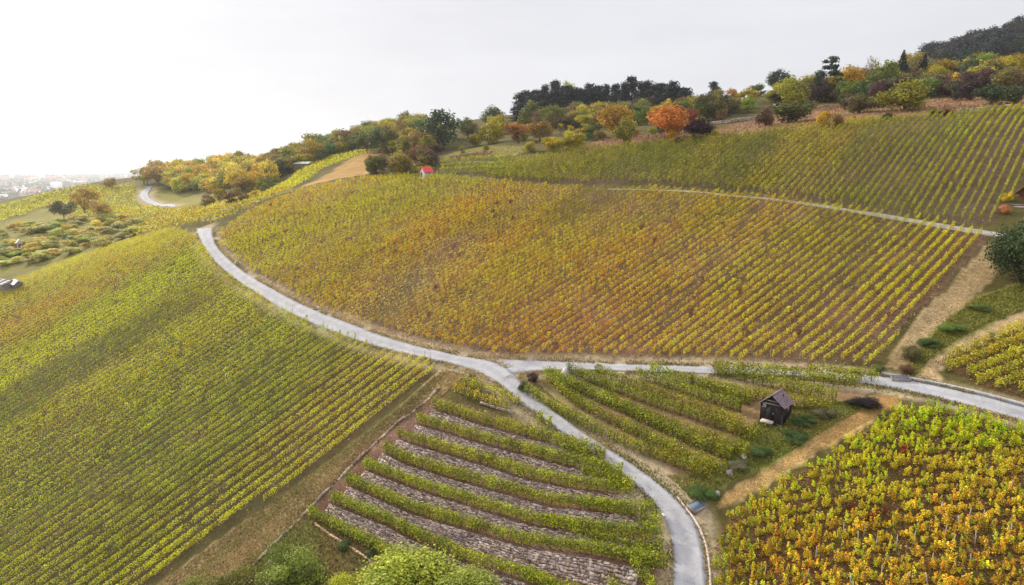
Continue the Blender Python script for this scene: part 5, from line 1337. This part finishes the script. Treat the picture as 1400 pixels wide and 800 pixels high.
# ------------------------------------------------------------------ the far town on the plain
b = MB(); r = np.random.default_rng(12); cnt = 0
while cnt < 2600:
    a = r.uniform(-46, -19); D = 1250 * math.exp(r.uniform(0, 1.75)); x = D * math.sin(R(a)); y = D * math.cos(R(a))
    if fnoise(x, y, 500, 61) < -.06 and r.random() < .8: continue
    s = 1 + D / 4000; wv = r.uniform(6, 16) * s; lv = r.uniform(6, 20) * s; hv = r.uniform(4, 9) * s * (2.2 if r.random() < .06 else 1)
    c = [alb(226, 222, 216), alb(200, 190, 178), alb(180, 140, 120), alb(150, 140, 138), alb(236, 236, 236)][r.integers(5)]
    rz = r.uniform(0, 3); zg = float(ground(x, y)); b.box((x, y, zg + hv / 2 - 1), (wv / 2, lv / 2, hv / 2 + 1), c, rz)
    b.box((x, y, zg + hv + .6 * s), (wv / 2 * .8, lv / 2 * .8, .8 * s), [alb(150, 96, 80), alb(120, 112, 112), alb(160, 120, 100), alb(220, 220, 222)][r.integers(4)], rz); cnt += 1
link('town', b.mesh('town', M_CITY), kind='stuff', label='pale houses of a distant town on the hazy plain', category='town')
# tree masses in between
P = []; 
for k in range(900):
    a = R(r.uniform(-46, -19)); D = 1150 * math.exp(r.uniform(0, 1.75)); x = D * math.sin(a); y = D * math.cos(a); s = 1 + D / 3500; n = 26
    q = np.stack([x + r.normal(0, 14 * s, n), y + r.normal(0, 14 * s, n), np.full(n, float(ground(x, y))) + r.uniform(1, 10, n) * s], 1); P.append((q, s))
pts = np.concatenate([q for q, s in P]); sizes = np.concatenate([np.full(len(q), 9 * s) for q, s in P])
V, f = rhombi(pts, sizes, .4); link('far_woods', make_mesh('far_woods', V, f, np.repeat(alb(70, 84, 60, 1.) * r.uniform(.6, 1.3, (len(pts), 1)), 4, 0), None, M_VINE), kind='stuff', label='dark tree groups between the houses of the distant town', category='woods')

# ------------------------------------------------------------------ air
SUN_AZ, SUN_EL = -45., 25.                  # degrees: left of the view, low
HAZE = .00014
hb = MB(); hb.box((0, 3300, 75 - 8), (5200, 4400, 115), (1, 1, 1))
m, nt, N, L = new_mat('haze_air')
pv = N('ShaderNodeVolumePrincipled'); pv.inputs['Color'].default_value = (.84, .86, .92, 1); pv.inputs['Density'].default_value = HAZE; pv.inputs['Anisotropy'].default_value = .5
o = N('ShaderNodeOutputMaterial'); L(pv.outputs[0], o.inputs['Volume'])
link('haze', hb.mesh('haze', m), kind='stuff', label='thin pale haze over the valley', category='haze')

# ------------------------------------------------------------------ sky and sun
w = bpy.data.worlds.new('World'); scene.world = w; w.use_nodes = True
nt = w.node_tree; nt.nodes.clear(); N = nt.nodes.new; L = nt.links.new
sky = N('ShaderNodeTexSky'); sky.sky_type = 'NISHITA'; sky.sun_disc = False; sky.sun_elevation = R(SUN_EL); sky.sun_rotation = R(SUN_AZ); sky.altitude = 200; sky.dust_density = 3
tc = N('ShaderNodeTexCoord')
vs = N('ShaderNodeVectorMath'); vs.operation = 'SCALE'; vs.inputs['Scale'].default_value = .10; L(sky.outputs[0], vs.inputs[0])
# thin even cloud: stretched noise, brighter around the sun
mp = N('ShaderNodeMapping'); mp.inputs['Scale'].default_value = (1.2, 1.2, 5.5); L(tc.outputs['Generated'], mp.inputs['Vector'])
n1 = N('ShaderNodeTexNoise'); n1.inputs['Scale'].default_value = 2.2; n1.inputs['Detail'].default_value = 7; n1.inputs['Roughness'].default_value = .55; L(mp.outputs[0], n1.inputs['Vector'])
def mr(v, a, b_, c, d):
    q = N('ShaderNodeMapRange'); q.inputs['From Min'].default_value = a; q.inputs['From Max'].default_value = b_; q.inputs['To Min'].default_value = c; q.inputs['To Max'].default_value = d; L(v, q.inputs['Value']); return q.outputs[0]
sd = (math.sin(R(SUN_AZ)) * math.cos(R(SUN_EL)), math.cos(R(SUN_AZ)) * math.cos(R(SUN_EL)), math.sin(R(SUN_EL)))
dt = N('ShaderNodeVectorMath'); dt.operation = 'DOT_PRODUCT'; dt.inputs[1].default_value = sd; L(tc.outputs['Generated'], dt.inputs[0])
glow = mr(dt.outputs['Value'], .75, 1., 0., 1.)
gp = N('ShaderNodeMath'); gp.operation = 'POWER'; gp.inputs[1].default_value = 2.2; L(glow, gp.inputs[0])
cb = mr(n1.outputs['Fac'], .32, .68, .92, 1.03)
ad = N('ShaderNodeMath'); ad.operation = 'MULTIPLY_ADD'; ad.inputs[1].default_value = .05; L(gp.outputs[0], ad.inputs[0]); L(cb, ad.inputs[2])
sz_ = N('ShaderNodeSeparateXYZ'); L(tc.outputs['Generated'], sz_.inputs[0])
zen = mr(sz_.outputs['Z'], .2, .95, 1., 1.9)
az = N('ShaderNodeMath'); az.operation = 'MULTIPLY'; L(ad.outputs[0], az.inputs[0]); L(zen, az.inputs[1]); ad = az
cl = N('ShaderNodeVectorMath'); cl.operation = 'SCALE'; cl.inputs[0].default_value = (.88, .88, .925); L(ad.outputs[0], cl.inputs['Scale'])
mx = N('ShaderNodeMix'); mx.data_type = 'RGBA'; mx.inputs[0].default_value = .92; L(vs.outputs[0], mx.inputs[6]); L(cl.outputs[0], mx.inputs[7])
bg = N('ShaderNodeBackground'); L(mx.outputs[2], bg.inputs['Color']); bg.inputs['Strength'].default_value = 1.
o = N('ShaderNodeOutputWorld'); L(bg.outputs[0], o.inputs[0])
sl = bpy.data.lights.new('sun', 'SUN'); sl.energy = 4.9; sl.angle = R(4); sl.color = (1., .92, .78)
so = link('sun', sl); so.rotation_euler = (R(90 - SUN_EL), 0, R(-SUN_AZ) + math.pi); so.location = (-200, 200, 200)

# ------------------------------------------------------------------ camera and view
cam = bpy.data.cameras.new('camera'); co = link('camera', cam); cam.sensor_width = 36; cam.lens = 36 * F / W0
co.location = (0, 0, CZ); co.rotation_euler = (R(90) - PITCH, 0, 0); cam.clip_start = .5; cam.clip_end = 40000
scene.camera = co
scene.view_settings.view_transform = 'Standard'; scene.view_settings.look = 'None'; scene.view_settings.exposure = 0.; scene.view_settings.gamma = 1; scene.view_settings.use_curve_mapping = False
cy = scene.cycles; cy.max_bounces = 6; cy.diffuse_bounces = 3; cy.transmission_bounces = 4; cy.volume_bounces = 1; cy.transparent_max_bounces = 8; cy.use_denoising = True
cy.use_adaptive_sampling = True
print('trees', n_tree, 'objects', len(bpy.data.objects))
